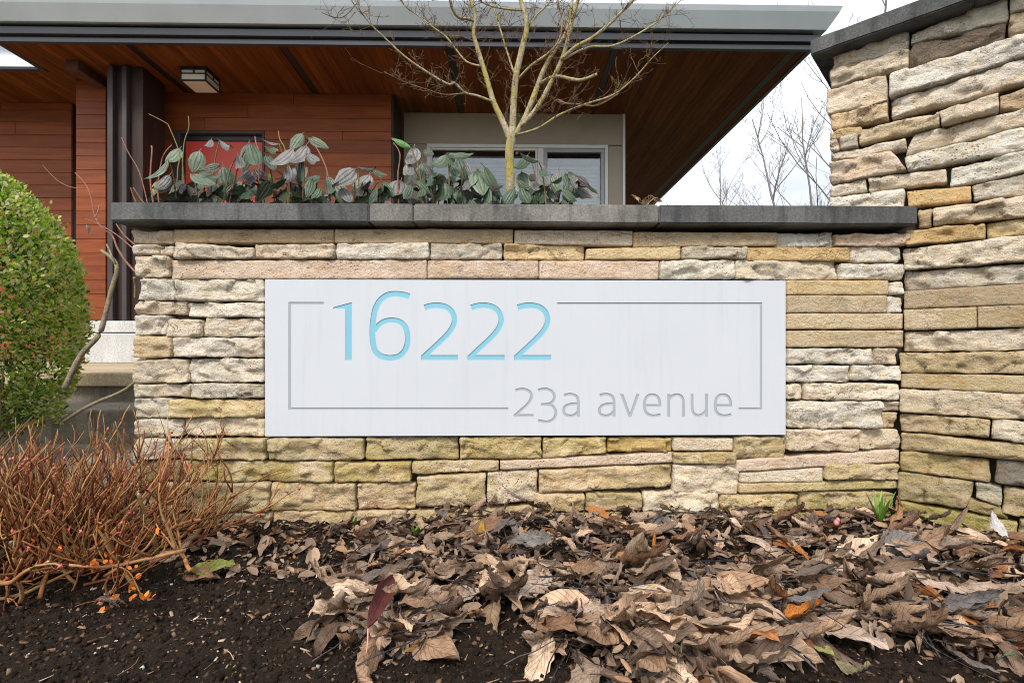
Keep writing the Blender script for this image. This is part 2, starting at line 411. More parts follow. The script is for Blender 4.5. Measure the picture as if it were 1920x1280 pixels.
M['stemred'] = mat_island("red_brown_stem", [(0.0, (0.09, 0.026, 0.016)), (0.25, (0.24, 0.075, 0.026)), (0.5, (0.36, 0.145, 0.05)), (0.72, (0.46, 0.25, 0.11)), (0.86, (0.25, 0.16, 0.045)), (1.0, (0.12, 0.04, 0.025))], 0.6, 0.4)
M['baresh'] = mat_bark("grey_stem", (0.36, 0.30, 0.22), (0.20, 0.15, 0.11), (0.30, 0.26, 0.12))
M['redstem'] = mat_bark("young_red_stem", (0.34, 0.17, 0.12), (0.24, 0.11, 0.08))
M['cutend'] = mat_plain('pale_cut_wood', (0.62, 0.50, 0.36), 0.7)
M['bud'] = mat_island("red_bud", [(0, (0.50, 0.06, 0.06)), (0.6, (0.62, 0.13, 0.12)), (1, (0.70, 0.26, 0.22))], 0.5)
M['orange'] = mat_island("orange_leaf", [(0, (0.75, 0.16, 0.02)), (0.6, (0.80, 0.26, 0.03)), (1, (0.62, 0.09, 0.02))], 0.5)
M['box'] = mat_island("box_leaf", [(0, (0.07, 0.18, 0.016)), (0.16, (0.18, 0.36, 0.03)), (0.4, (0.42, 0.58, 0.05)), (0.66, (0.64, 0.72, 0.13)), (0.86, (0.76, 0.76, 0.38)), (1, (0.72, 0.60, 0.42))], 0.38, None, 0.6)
def add_translucency(m, w):
    t = m.node_tree; b = t.nodes["Principled BSDF"]; tl = t.nodes.new("ShaderNodeBsdfTranslucent"); mx = t.nodes.new("ShaderNodeMixShader"); mx.inputs[0].default_value = w
    t.links.new(b.inputs['Base Color'].links[0].from_socket, tl.inputs[0]); t.links.new(b.outputs[0], mx.inputs[1]); t.links.new(tl.outputs[0], mx.inputs[2])
    t.links.new(mx.outputs[0], t.nodes["Material Output"].inputs['Surface'])
add_translucency(M['box'], 0.5)
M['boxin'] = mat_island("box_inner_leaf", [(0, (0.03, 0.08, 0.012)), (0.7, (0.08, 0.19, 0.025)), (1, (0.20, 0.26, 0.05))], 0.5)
M['boxstem'] = mat_bark("box_stem", (0.36, 0.26, 0.11), (0.20, 0.13, 0.06))
M['leaf'] = mat_dead_leaf()
M['vib'] = mat_viburnum()
M['packed'] = mat_dead_leaf([(0, (0.10, 0.066, 0.046)), (0.2, (0.33, 0.235, 0.165)), (0.4, (0.20, 0.13, 0.084)), (0.6, (0.42, 0.31, 0.22)), (0.75, (0.14, 0.12, 0.11)), (0.9, (0.33, 0.22, 0.14)), (1, (0.36, 0.15, 0.055))])
M['vibstem'] = mat_bark("viburnum_stem", (0.22, 0.11, 0.06), (0.10, 0.055, 0.035))
M['greenstem'] = mat_bark("green_stem", (0.19, 0.19, 0.06), (0.26, 0.19, 0.09))
M['litter'] = mat_island("leaf_litter", [(0, (0.07, 0.045, 0.032)), (0.25, (0.22, 0.145, 0.10)), (0.5, (0.34, 0.24, 0.165)), (0.7, (0.17, 0.11, 0.08)), (0.85, (0.40, 0.29, 0.20)), (0.95, (0.36, 0.15, 0.05)), (1, (0.05, 0.04, 0.042))], 0.65, 0.5)
M['rot'] = mat_island("rotten_stem", [(0, (0.018, 0.015, 0.016)), (0.6, (0.05, 0.042, 0.045)), (1, (0.10, 0.085, 0.085))], 0.5)
M['chip'] = mat_island("mulch_chip", [(0, (0.04, 0.022, 0.013)), (0.45, (0.12, 0.066, 0.037)), (0.75, (0.28, 0.165, 0.095)), (0.93, (0.42, 0.28, 0.18)), (1, (0.62, 0.50, 0.38))], 0.75, 0.5)
M['crumb'] = mat_island("soil_crumb", [(0, (0.009, 0.006, 0.004)), (0.6, (0.022, 0.014, 0.009)), (0.86, (0.05, 0.031, 0.019)), (0.96, (0.13, 0.08, 0.048)), (1, (0.30, 0.21, 0.14))], 0.85, 0.8, 0.12)
M['pebble'] = mat_island("pebble", [(0, (0.20, 0.21, 0.23)), (0.5, (0.45, 0.43, 0.40)), (1, (0.62, 0.58, 0.52))], 0.6, 0.3)
M['grass'] = mat_plain("green_shoot", (0.15, 0.27, 0.035), 0.5)
M['pink'] = mat_plain("pink_bud", (0.58, 0.22, 0.20), 0.45)
M['ground'] = mat_plain("lawn_ground", (0.06, 0.07, 0.035), 0.9)

# ------------------------------------------------------------------ the setting
YW = 1.5                                   # plane of the sign wall's face
CORNER = at(1690, 660, YW)                 # where the tall wall leaves the sign wall
TD = Vector((0.7228, -0.6910, 0)); TD.normalize()      # along the tall wall, towards the camera
TN = Vector((-TD.y * -1.0, 0, 0)); TN = Vector((TD.y, -TD.x, 0)).normalized()   # its face normal (towards the bed)
def tall_uv(px, py):
    d = ray(px, py); o = Vector((0, 0, HC)); t = (CORNER - o).dot(TN) / d.dot(TN); p = o + d * t
    return ((p - CORNER).dot(TD), p.z)
def front_uv(px, py):
    p = at(px, py, YW); return (p.x, p.z)

gme = mesh_np("ground", [(-400, -400, -0.09), (400, -400, -0.09), (400, 400, -0.09), (-400, 400, -0.09)], [(0, 1, 2, 3)], M['ground'])
tag(obj("ground", gme), kind='structure')

def soil_h(x, y):
    d = max(0.0, 1.5 - y)
    h = 0.018 * math.exp(-(d / 0.35) ** 2) + 0.018 * noise.noise(Vector((x * 3.1, y * 3.1, 3.7)))
    # a low heap under the leaves, right of the middle
    k = 1 / (1 + math.exp(-(x + 0.15) * 7)); h += 0.03 * k * math.exp(-((y - 1.28) / 0.28) ** 2)
    return h
def soil_fine(x, y):
    a = noise.noise(Vector((x * 24, y * 24, 1.3))); b = noise.noise(Vector((x * 62, y * 62, 8.1))); c = noise.noise(Vector((x * 140, y * 140, 4.4)))
    return 0.008 * a + 0.009 * abs(b) + 0.005 * c
XS = np.linspace(-1.95, 1.75, 720); YS = np.linspace(0.45, 1.62, 235)
sv = []
for y in YS:
    for x in XS: sv.append((x, y, soil_h(x, y) + soil_fine(x, y)))
nx, ny = len(XS), len(YS)
ii = (np.arange(ny - 1)[:, None] * nx + np.arange(nx - 1)[None]).ravel()
sf = np.stack([ii, ii + 1, ii + nx + 1, ii + nx], 1)
tag(obj("garden_bed", mesh_np("garden_bed", sv, sf, M['soil'], True)), kind='structure')
bev = [(-4, -2.5, -0.03), (2.6, -2.5, -0.03), (2.6, 0.47, -0.03), (-4, 0.47, -0.03), (-4, 2.1, -0.03), (-1.9, 2.1, -0.03), (-1.9, 0.47, -0.03), (-1.05, 1.6, -0.03), (-1.05, 2.1, -0.03), (-1.9, 1.6, -0.03)]
tag(obj("bed_soil", mesh_np("bed_soil", bev, [(0, 1, 2, 3), (3, 6, 5, 4), (9, 7, 8, 5)], M['soil'])), kind='structure')

# crumbs, chips and pebbles of the bed
def bed_points(n, y0=0.5, y1=1.5, rng=nrng, xs=(-1.75, 1.5)):
    x = rng.uniform(xs[0], xs[1], n); y = rng.uniform(y0, y1, n)
    keep = np.abs(x + 0.0) < 1.12 * y + 0.12
    x, y = x[keep], y[keep]
    z = np.array([soil_h(a, b) + soil_fine(a, b) for a, b in zip(x, y)])
    return np.stack([x, y, z], 1)
octv = [(1, 0, 0), (-.8, .3, .1), (0.1, .9, -.1), (0, -1, .2), (.1, .1, .8), (-.1, 0, -.9)]
octf = [(0, 2, 4), (2, 1, 4), (1, 3, 4), (3, 0, 4), (2, 0, 5), (1, 2, 5), (3, 1, 5), (0, 3, 5)]
P = bed_points(52000); n = len(P)
S = (0.0014 + 0.0062 * nrng.random(n) ** 2.6)
V, F = scatter(octv, octf, P, rot_mats(n), S[:, None] * nrng.uniform(0.7, 1.3, (n, 3)))
tag(obj("soil_crumbs", mesh_np("soil_crumbs", V, F, M['crumb'])), "dark crumbs of loose soil covering the bed", "soil", kind='stuff')
boxv = [(x, y, z) for x in (-1, 1) for y in (-1, 1) for z in (-1, 1)]
boxv = [(x * (1 if y > 0 else 0.8), y, z * (0.7 if x > 0 else 1)) for x, y, z in boxv]
boxf = [(0, 1, 3, 2), (4, 6, 7, 5), (0, 4, 5, 1), (2, 3, 7, 6), (0, 2, 6, 4), (1, 5, 7, 3)]
P = bed_points(4800); n = len(P); P[:, 2] += 0.002
L = 0.0018 + 0.0085 * nrng.random(n) ** 3.0
V, F = scatter(boxv, boxf, P, euler_mats(nrng.uniform(0, 6.3, n), nrng.normal(0, 0.3, n), nrng.normal(0, 0.5, n)), np.stack([L, 0.0005 + L * nrng.uniform(0.1, 0.4, n), 0.0004 + L * 0.08], 1))
tag(obj("mulch_chips", mesh_np("mulch_chips", V, F, M['chip'])), "small tan wood chips and twig bits strewn over the soil", "mulch", kind='stuff')
P = bed_points(420); n = len(P); P[:, 2] += 0.001
V, F = scatter(octv, octf, P, rot_mats(n), (0.0018 + 0.0035 * nrng.random(n) ** 2)[:, None] * nrng.uniform(0.7, 1.2, (n, 3)))
tag(obj("pebbles", mesh_np("pebbles", V, F, M['pebble'])), "tiny pale pebbles scattered in the dark soil", "pebbles", kind='stuff')

T = Tubes(); rf = random.Random(77)
for x, y, z in bed_points(520):
    a_ = rf.uniform(0, 6.28); d = Vector((math.cos(a_), math.sin(a_), 0.1)); pts = [Vector((x, y, z + 0.003))]; L = rf.uniform(0.008, 0.04)
    for j in range(4):
        d = (d + Vector((rf.uniform(-1, 1), rf.uniform(-1, 1), rf.uniform(-.4, .3))) * 0.35).normalized(); pts.append(pts[-1] + d * L / 4)
    r = rf.uniform(0.0004, 0.0011); T.add(pts, [r] * 5, 4)
tag(T.build("root_fibres", M['chip'], None, kind='stuff'), "thin dry fibres and root bits lying on the soil", "fibres")

# ------------------------------------------------------------------ stone walls
PAL = {  # real colours of the stones
 'w': (0.82, 0.755, 0.645), 'c': (0.77, 0.665, 0.525), 't': (0.66, 0.525, 0.35), 'y': (0.71, 0.55, 0.32), 'o': (0.68, 0.48, 0.245),
 'p': (0.73, 0.59, 0.47), 'g': (0.67, 0.605, 0.505), 'b': (0.52, 0.41, 0.275), 'd': (0.25, 0.22, 0.18), 'm': (0.52, 0.44, 0.22)}
GAP = 0.0006
def stone_mesh(Q, style, seed, to3d, nrm, prot):
    """Q: four plane points TL TR BR BL; a split block with an uneven outline, 7 cm deep."""
    Q = [Vector((q[0], q[1])) for q in Q]
    tl, tr, br, bl = Q
    w = ((tr - tl).length + (br - bl).length) / 2; h = ((tl - bl).length + (tr - br).length) / 2
    g = GAP
    nx = max(5, min(84, int(w / 0.0055))); ny = max(4, min(15, int(h / 0.0052)))
    A = [0.0] + [0.0045 / w + (1 - 0.009 / w) * i / (nx - 1) for i in range(nx)] + [1.0]
    B = [0.0] + [0.0045 / h + (1 - 0.009 / h) * i / (ny - 1) for i in range(ny)] + [1.0]
    rough = style == 'r'
    amp = 0.0075 if rough else 0.002
    eamp = 0.0036 if rough else 0.0014
    rr = 0.004 if rough else 0.002
    rr = min(rr, h * 0.3)
    fall_r = 0.0045 if rough else 0.0035; fall_d = 0.0045 if rough else 0.003
    so = seed * 7.31
    rs = random.Random(seed); tiltx = rs.uniform(-1, 1) * (0.05 if rough else 0.01); tilty = rs.uniform(-0.7, 0.8) * (0.12 if rough else 0.03)
    cen = (tl + tr + br + bl) / 4
    verts = []
    for b in B:
        for a in A:
            # rounded corners
            ex = min(a, 1 - a) * w; ey = min(b, 1 - b) * h
            aa, bb = a, b
            if ex < rr and ey < rr:
                qx, qy = rr - ex, rr - ey; E = math.hypot(qx, qy); Lm = max(qx, qy)
                if E > 1e-9:
                    ex2, ey2 = rr - qx * Lm / E, rr - qy * Lm / E
                    aa = ex2 / w if a < 0.5 else 1 - ex2 / w; bb = ey2 / h if b < 0.5 else 1 - ey2 / h
            p = (bl * (1 - aa) + br * aa) * (1 - bb) + (tl * (1 - aa) + tr * aa) * bb
            # uneven outline, gap to the neighbour
            nt = noise.noise(Vector((p.x * 22 + so, 1.7, so))) + 0.5 * noise.noise(Vector((p.x * 70, 2.7, so)))
            nb = noise.noise(Vector((p.x * 22 + so, 9.7, so))) + 0.5 * noise.noise(Vector((p.x * 70, 5.7, so)))
            nl = noise.noise(Vector((p.y * 35, 4.1, so))); nr2 = noise.noise(Vector((p.y * 35, 7.9, so)))
            p = p + Vector(((g + eamp * (0.6 + nl)) * (1 - aa) ** 3 - (g + eamp * (0.6 + nr2)) * aa ** 3,
                            (g + eamp * (0.35 + nb)) * (1 - bb) - (g + eamp * (0.35 + nt)) * bb))
            q = Vector((p.x * 1.0 + so, p.y * 1.35, so * 0.3))
            f = noise.fractal(q * 13, 0.85, 2.1, 3) + 0.45 * noise.ridged_multi_fractal(q * 17, 0.9, 2.2, 5, 0.9, 2.0) - 0.5
            hgt = prot + tiltx * (p.x - cen.x) + tilty * (p.y - cen.y) + amp * 0.8 * f
            if rough:
                vp = Vector((p.x * 17 + so, p.y * 22, so * 0.37)); cpt = noise.voronoi(vp)[1][0]; gv = noise.noise_vector(cpt * 3.3)
                hgt += 0.46 * ((vp.x - cpt.x) * gv.x + (vp.y - cpt.y) * gv.y) / 17 + 0.004 * gv.z
                # broken steps along the bedding
                s = noise.fractal(Vector((p.x * 9 + so, p.y * 30, so)), 0.9, 2.0, 3) * 2.2
                st = math.floor(s) + min(1.0, (s - math.floor(s)) / 0.25)
                hgt += 0.0032 * st
                hgt -= 0.004 * max(0.0, noise.noise(Vector((p.x * 40 + so, p.y * 48, 2.0))) - 0.25)
            e = min(ex, ey)
            ff = 1 - min(1.0, e / fall_r)
            hgt -= fall_d * ff * ff * (0.7 + 0.6 * noise.noise(Vector((p.x * 30, p.y * 30, so))))
            verts.append((p, hgt))
    W, H = len(A), len(B)
    cen3 = to3d(cen.x, cen.y)
    V = [to3d(p.x, p.y) + nrm * hg - cen3 for p, hg in verts]
    F = []
    for j in range(H - 1):
        for i in range(W - 1):
            F.append((j * W + i, j * W + i + 1, (j + 1) * W + i + 1, (j + 1) * W + i))
    ring = [i for i in range(W)] + [j * W + W - 1 for j in range(1, H)] + [(H - 1) * W + i for i in range(W - 2, -1, -1)] + [j * W for j in range(H - 2, 0, -1)]
    base = len(V)
    for r_ in ring:
        p, hg = verts[r_]; V.append(to3d(p.x, p.y) - nrm * 0.065 - cen3)
    m = len(ring)
    for i in range(m):
        F.append((ring[(i + 1) % m], ring[i], base + i, base + (i + 1) % m))
    F.append(tuple(base + i for i in reversed(range(m))))
    return V, F, cen3
def lay_stones(wall, data, conv, to3d, nrm, seed0, ext=0.0):
    for i, (Q, sty, colr, moss) in enumerate(data):
        rs = random.Random(seed0 + i * 13)
        uv = [conv(*p) for p in Q]
        prot = rs.uniform(-0.008, 0.009) if sty == 'r' else rs.uniform(-0.001, 0.003)
        V, F, c = stone_mesh(uv, sty, seed0 + i, to3d, nrm, prot)
        me = mesh_np("stone", V, F, M['stone'], True)
        b = PAL[colr]; j = rs.uniform(0.97, 1.15); hsh = rs.uniform(-0.02, 0.03)
        obj("stone", me, wall, c, color=(min(0.88, b[0] * j + hsh), min(0.83, b[1] * j), min(0.74, b[2] * j - hsh * 0.5), moss))

def rq(x0, x1, y0, y1, y2=None, y3=None):     # top-left y0, bottom-left y1, top-right y2, bottom-right y3 (pixels of the photo)
    y2 = y0 if y2 is None else y2; y3 = y1 if y3 is None else y3
    return [(x0, y0), (x1, y2), (x1, y3), (x0, y1)]
FRONT = [
 # courses above the sign
 (rq(245,323,431,456),'r','c',.0),(rq(323,626,429,455),'s','t',.0),(rq(627,963,429,456),'s','t',.15),(rq(964,1187,430,457,432,461),'s','c',.0),(rq(1187,1457,434,464,436,461),'s','t',.0),(rq(1457,1564,434,464),'r','w',.0),(rq(1564,1700,438,462),'r','p',.1),
 (rq(250,300,459,478),'r','g',.0),(rq(300,327,459,479),'r','c',.0),(rq(328,477,455,486,463,486),'r','c',.0),(rq(477,629,457,486),'r','c',.0),(rq(630,806,456,487),'r','w',.0),(rq(806,943,456,487),'r','g',.0),(rq(943,1099,457,487),'r','y',.0),(rq(1099,1277,466,487,461,486),'s','y',.0),(rq(1278,1400,462,486),'r','g',.1),(rq(1400,1595,463,489),'s','o',.0),(rq(1595,1691,460,492),'r','w',.0),
 (rq(254,320,480,520),'r','c',.0),(rq(320,801,487,523),'s','p',.0),(rq(801,1011,488,522),'s','p',.0),(rq(1011,1237,488,523),'s','p',.0),(rq(1237,1378,487,523),'r','w',.1),(rq(1378,1576,486,524),'r','c',.1),(rq(1577,1695,493,524),'r','w',.0),
 # left of the sign
 (rq(258,327,521,563),'r','w',.0),(rq(327,496,523,565),'r','w',.0),
 (rq(252,346,563,590),'r','c',.0),(rq(346,496,566,595),'r','w',.0),
 (rq(250,313,590,628),'r','g',.0),(rq(313,379,597,633),'r','c',.0),(rq(379,496,595,632),'r','c',.0),
 (rq(251,324,629,671),'r','t',.1),(rq(324,496,632,670),'r','w',.1),
 (rq(247,352,672,718),'r','c',.2),(rq(352,496,671,717),'r','w',.15),
 (rq(245,358,719,745),'r','g',.2),(rq(358,496,718,747),'r','g',.25),
 (rq(246,318,746,784),'r','g',.2),(rq(318,496,748,783),'r','y',.45),
 (rq(248,343,785,820),'r','g',.3),(rq(343,496,783,819),'r','c',.3),
 (rq(250,338,822,862),'r','g',.4),(rq(338,501,821,863),'r','t',.75),
 (rq(250,336,864,903),'r','b',.5),(rq(336,625,864,904),'r','t',.95),
 (rq(255,361,905,958),'r','t',.5),(rq(260,354,960,1020),'r','b',.6),
 # below the sign
 (rq(502,683,820,863),'r','t',.4),(rq(684,860,820,863),'r','t',.65),(rq(860,1017,819,861),'r','y',.6),(rq(1017,1139,820,861,820,849),'r','y',.8),(rq(1139,1262,820,848),'r','o',.6),(rq(1262,1375,821,845),'s','c',.2),(rq(1376,1474,818,860),'r','t',.5),
 (rq(626,771,865,904),'r','y',.7),(rq(771,937,864,890,862,884),'r','t',.6),(rq(937,1261,864,881,847,867),'s','p',.2),(rq(1261,1380,847,870),'r','t',.5),(rq(1380,1686,862,885,842,866),'s','p',.1),
 (rq(361,506,905,960),'r','t',.5),(rq(506,667,905,958),'r','t',.35),(rq(669,779,905,957),'r','t',.35),(rq(779,912,893,952,887,947),'r','t',.5),(rq(912,1009,886,947,880,942),'r','c',.4),(rq(1009,1263,880,925,869,913),'r','t',.4),(rq(1264,1387,870,927),'r','c',.25),
 (rq(1388,1545,886,905,876,904),'s','c',.15),(rq(1546,1686,868,900),'r','t',.5),(rq(1386,1683,906,925,901,916),'s','y',.7),
 (rq(354,509,960,994),'r','b',.3),(rq(509,762,958,1004,958,1002),'r','t',.4),(rq(762,1000,958,1010,948,1005),'r','t',.45),(rq(1000,1098,924,958),'r','t',.4),(rq(1098,1206,924,959),'r','t',.5),(rq(1206,1350,922,962),'r','c',.2),(rq(1350,1500,926,961),'r','y',.5),(rq(1505,1678,922,959),'r','t',.85),
 (rq(1000,1180,960,1010),'r','t',.6),(rq(1180,1400,963,1015),'r','t',.6),(rq(1400,1560,962,1015),'r','m',1.0),(rq(1560,1688,961,1015),'r','m',1.0),
 (rq(350,600,1002,1040),'r','b',.4),(rq(600,1000,1010,1045),'r','b',.4),
 # right of the sign
 (rq(1475,1667,525,553),'s','y',.05),(rq(1668,1695,527,553),'r','w',.0),(rq(1475,1664,553,587),'s','t',.05),(rq(1665,1694,555,587),'r','w',.0),(rq(1475,1694,587,617),'s','t',.05),(rq(1475,1695,619,651),'s','t',.05),
 (rq(1475,1638,652,683),'r','w',.05),(rq(1640,1684,652,682),'r','c',.1),(rq(1475,1595,684,717),'r','w',.05),(rq(1596,1692,684,714),'r','w',.0),(rq(1475,1508,719,749),'r','c',.1),(rq(1509,1687,717,750),'r','c',.1),
 (rq(1475,1653,751,803),'r','w',.15),(rq(1654,1691,752,771),'r','c',.1),(rq(1653,1689,772,804),'r','t',.2),(rq(1475,1613,804,846),'r','c',.3),(rq(1613,1692,804,843),'r','c',.3),
]
# behind the sign the courses run on as hidden packing; only the core stands there
def c7(*p): return [(1530 + x / 2.4615, y / 2.4615) for x, y in p]
def c8(*p): return [(1640 + x / 2.2857, 480 + y / 2.2857) for x, y in p]
E = 'ext'
TALL = [
 (c7((78,258),(428,140),(428,222),(72,318)),'r','w',.0,0),(c7((64,320),(434,226),(424,306),(64,404)),'r','c',.0,0),
 (c7((438,150),(888,-45),(888,92),(438,198)),'r','w',.0,0),(c7((892,72),(960,45),(960,150),(888,166)),'r','b',.0,1),(c7((892,-48),(960,-75),(960,40),(892,66)),'r','w',.0,1),
 (c7((440,208),(878,104),(872,170),(424,305)),'r','d',.0,0),(c7((338,350),(960,163),(960,262),(338,452)),'r','w',.0,1),(c7((342,462),(960,270),(960,378),(344,542)),'r','w',.0,1),
 (c7((45,412),(330,346),(334,466),(48,527)),'r','c',.0,0),(c7((68,530),(332,472),(334,547),(72,604)),'r','t',.0,0),
 (c7((62,616),(210,580),(210,622),(62,650)),'r','y',.0,0),(c7((62,652),(108,642),(108,690),(62,696)),'r','g',.0,0),(c7((110,634),(192,620),(192,674),(110,688)),'r','g',.0,0),(c7((196,600),(570,518),(574,578),(196,664)),'r','t',.0,0),
 (c7((66,706),(418,638),(418,684),(66,746)),'r','g',.1,0),(c7((566,512),(844,432),(844,514),(576,578)),'r','c',.0,0),(c7((848,436),(960,385),(960,500),(846,514)),'r','b',.0,1),
 (c7((448,614),(960,500),(960,574),(404,712)),'r','c',.0,1),(c7((404,722),(960,584),(960,690),(420,788)),'r','w',.1,1),
 (c7((64,754),(346,698),(424,784),(64,850)),'r','p',.0,0),(c7((240,818),(606,772),(602,836),(240,882)),'r','c',.0,0),(c7((64,858),(234,824),(234,882),(66,908)),'r','c',.0,0),(c7((66,916),(414,868),(402,968),(66,1000)),'r','w',.0,0),
 (c7((422,884),(714,860),(716,922),(426,955)),'s','o',.1,0),(c7((620,776),(960,695),(960,790),(612,860)),'r','w',.1,1),(c7((720,854),(960,797),(960,900),(722,922)),'r','g',.1,1),
 (c7((470,972),(538,960),(536,1044),(470,1054)),'r','t',.3,0),(c7((540,968),(960,908),(960,1000),(542,1042)),'r','c',.1,1),
 (c7((410,1066),(782,1030),(782,1098),(412,1136)),'r','o',.3,0),(c7((786,1030),(960,1008),(960,1078),(786,1096)),'r','y',.2,1),(c7((398,1150),(960,1085),(960,1202),(404,1248)),'r','c',.1,1),
 (c8((122,66),(640,34),(640,116),(122,146)),'r','g',.15,1),(c8((124,150),(640,120),(640,206),(126,224)),'s','b',.1,1),
 (c8((124,230),(437,219),(440,306),(128,317)),'s','t',.25,0),(c8((442,217),(640,210),(640,302),(442,304)),'s','b',.15,1),(c8((126,324),(640,310),(640,404),(118,410)),'r','c',.1,1),
 (c8((104,416),(640,407),(640,505),(108,498)),'r','t',.3,1),(c8((114,505),(640,512),(640,586),(112,561)),'s','t',.35,1),(c8((104,568),(640,590),(640,702),(106,668)),'r','c',.25,1),
 (c8((108,675),(496,700),(492,778),(110,748)),'r','t',.3,0),(c8((498,700),(640,708),(640,806),(496,780)),'r','c',.3,1),(c8((112,756),(640,808),(640,878),(114,828)),'r','t',.4,1),
 (c8((106,835),(494,878),(498,970),(106,918)),'r','b',.55,0),(c8((518,872),(640,884),(640,988),(514,968)),'r','d',.5,1),
 (c8((98,926),(428,970),(394,1082),(96,1038)),'r','b',.6,0),(c8((432,974),(550,990),(544,1072),(430,1038)),'r','g',.4,0),(c8((554,988),(640,1000),(640,1124),(548,1100)),'r','b',.6,1),
 (c8((398,1044),(544,1080),(580,1130),(396,1090)),'r','b',.5,0),(c8((88,1046),(612,1142),(612,1238),(90,1136)),'r','m',.8,0),(c8((618,1128),(640,1132),(640,1236),(616,1234)),'r','b',.6,1),
 (c8((92,1144),(560,1240),(560,1330),(92,1230)),'r','m',.9,0),(c8((560,1246),(640,1262),(640,1360),(560,1336)),'r','b',.7,1),
]
sw = empty("stone_wall", (CORNER.x - 1.1, YW + 0.1, 0), "low ledgestone planter wall with grey coping carrying the address sign", "wall")
lay_stones(sw, FRONT, front_uv, lambda u, v: Vector((u, YW, v)), Vector((0, -1, 0)), 100)
XL = at(250, 660, YW).x
box("core", XL + 0.012, CORNER.x + 0.02, YW + 0.045, YW + 0.30, -0.1, 0.872, M['mortar'], sw)
# the end face stones of the wall's left end
zrow = [0.0, 0.075, 0.15, 0.20, 0.27, 0.33, 0.40, 0.45, 0.53, 0.59, 0.66, 0.72, 0.80, 0.87]
for i in range(len(zrow) - 1):
    z0, z1 = zrow[i], zrow[i + 1]
    V, F, c = stone_mesh([(YW + 0.30, z1), (YW + 0.035, z1), (YW + 0.035, z0), (YW + 0.30, z0)], 'r', 900 + i, lambda u, v: Vector((XL + 0.004, u, v)), Vector((-1, 0, 0)), 0.0)
    b = PAL[rnd.choice('cgtw')]
    obj("stone", mesh_np("stone", V, F, M['stone'], True), sw, c, color=(*b, 0.2))
# coping of the sign wall: three concrete lengths
YC = 1.455
zc0 = at(700, 416.5, YC).z; zc1 = at(700, 381, YC).z
def coping_piece(x0, x1, mat, name="coping_stone"):
    bm = bmesh.new(); bmesh.ops.create_cube(bm, size=1)
    c = Vector(((x0 + x1) / 2, (YC + YW + 0.33) / 2, (zc0 + zc1) / 2))
    for v in bm.verts: v.co = (v.co.x * (x1 - x0), v.co.y * (YW + 0.33 - YC), v.co.z * (zc1 - zc0))
    bmesh.ops.bevel(bm, geom=bm.edges[:], offset=0.004, segments=2, affect='EDGES')
    bmesh.ops.subdivide_edges(bm, edges=[e for e in bm.edges if e.calc_length() > 0.2], cuts=40)
    for v in bm.verts:
        v.co.z += 0.0012 * noise.noise(Vector((v.co.x * 9 + x0, v.co.y * 9, v.co.z * 40)))
        v.co.y += 0.0016 * noise.noise(Vector((v.co.x * 12 + 5 + x0, 3, v.co.z * 30)))
    me = bpy.data.meshes.new(name); bm.to_mesh(me); bm.free(); me.materials.append(mat)
    return obj(name, me, sw, c)
xs = [at(205, 400, YC).x, at(692, 400, YC).x, at(775, 400, YC).x, at(1236, 400, YC).x, at(1722, 400, YC).x]
for i in range(4):
    o = coping_piece(xs[i] + 0.0006, xs[i + 1] - 0.0006, [M['coping_dark'], M['coping'], M['coping'], M['coping_dark']][i])

tw = empty("stone_pier", CORNER + TD * 0.1 - TN * 0.1, "taller ledgestone wall with slate grey coping angling out right of the sign", "wall")
tall = []
for Q, sty, colr, moss, ext in TALL:
    uv = [tall_uv(*p) for p in Q]
    if ext:
        e = 0.46 + 0.22 * ((len(tall) * 37) % 10) / 10
        for a, b in ((0, 1), (3, 2)):
            s = (uv[b][1] - uv[a][1]) / max(0.02, uv[b][0] - uv[a][0]); s = max(-0.06, min(0.06, s))
            uv[b] = (e, uv[b][1] + s * (e - uv[b][0]))
    tall.append((uv, sty, colr, moss))
GAP = -0.0012
lay_stones(tw, tall, lambda u, v: (u, v), lambda u, v: CORNER + TD * u + Vector((0, 0, v - CORNER.z)), TN, 400)
tb = tall_uv(1557, 300)[0]; ztop = at(1545, 98, 1.60).z
def oriented_box(name, u0, u1, d0, d1, z0, z1, mat, parent, bev=0.0, cuts=0):
    bm = bmesh.new(); bmesh.ops.create_cube(bm, size=1)
    for v in bm.verts: v.co = (v.co.x * (u1 - u0), v.co.y * (d1 - d0), v.co.z * (z1 - z0))
    if bev: bmesh.ops.bevel(bm, geom=bm.edges[:], offset=bev, segments=2, affect='EDGES')
    me = bpy.data.meshes.new(name)
    if cuts:
        bmesh.ops.subdivide_edges(bm, edges=[e for e in bm.edges if e.calc_length() > 0.15], cuts=cuts)
        for v in bm.verts: v.co.z += 0.002 * noise.noise(Vector((v.co.x * 14, v.co.y * 14, v.co.z * 40))); v.co.y += 0.002 * noise.noise(Vector((v.co.x * 14 + 3, 1, v.co.z * 30)))
    ang = math.atan2(TD.y, TD.x); Rz = Matrix.Rotation(ang, 4, 'Z')
    bm.transform(Rz); bm.to_mesh(me); bm.free(); me.materials.append(mat)
    c = CORNER + TD * (u0 + u1) / 2 - TN * (d0 + d1) / 2 + Vector((0, 0, (z0 + z1) / 2 - CORNER.z))
    return obj(name, me, parent, c)
oriented_box("core", tb + 0.02, 0.62, 0.045, 0.30, -0.1, ztop - 0.02, M['mortar'], tw)
oriented_box("coping_stone", tb - 0.045, 0.1612, -0.055, 0.36, ztop, ztop + 0.05, M['coping_dark'], tw, 0.004, 24)
oriented_box("coping_stone", 0.162, 0.70, -0.055, 0.36, ztop, ztop + 0.05, M['coping_dark'], tw, 0.004, 24)
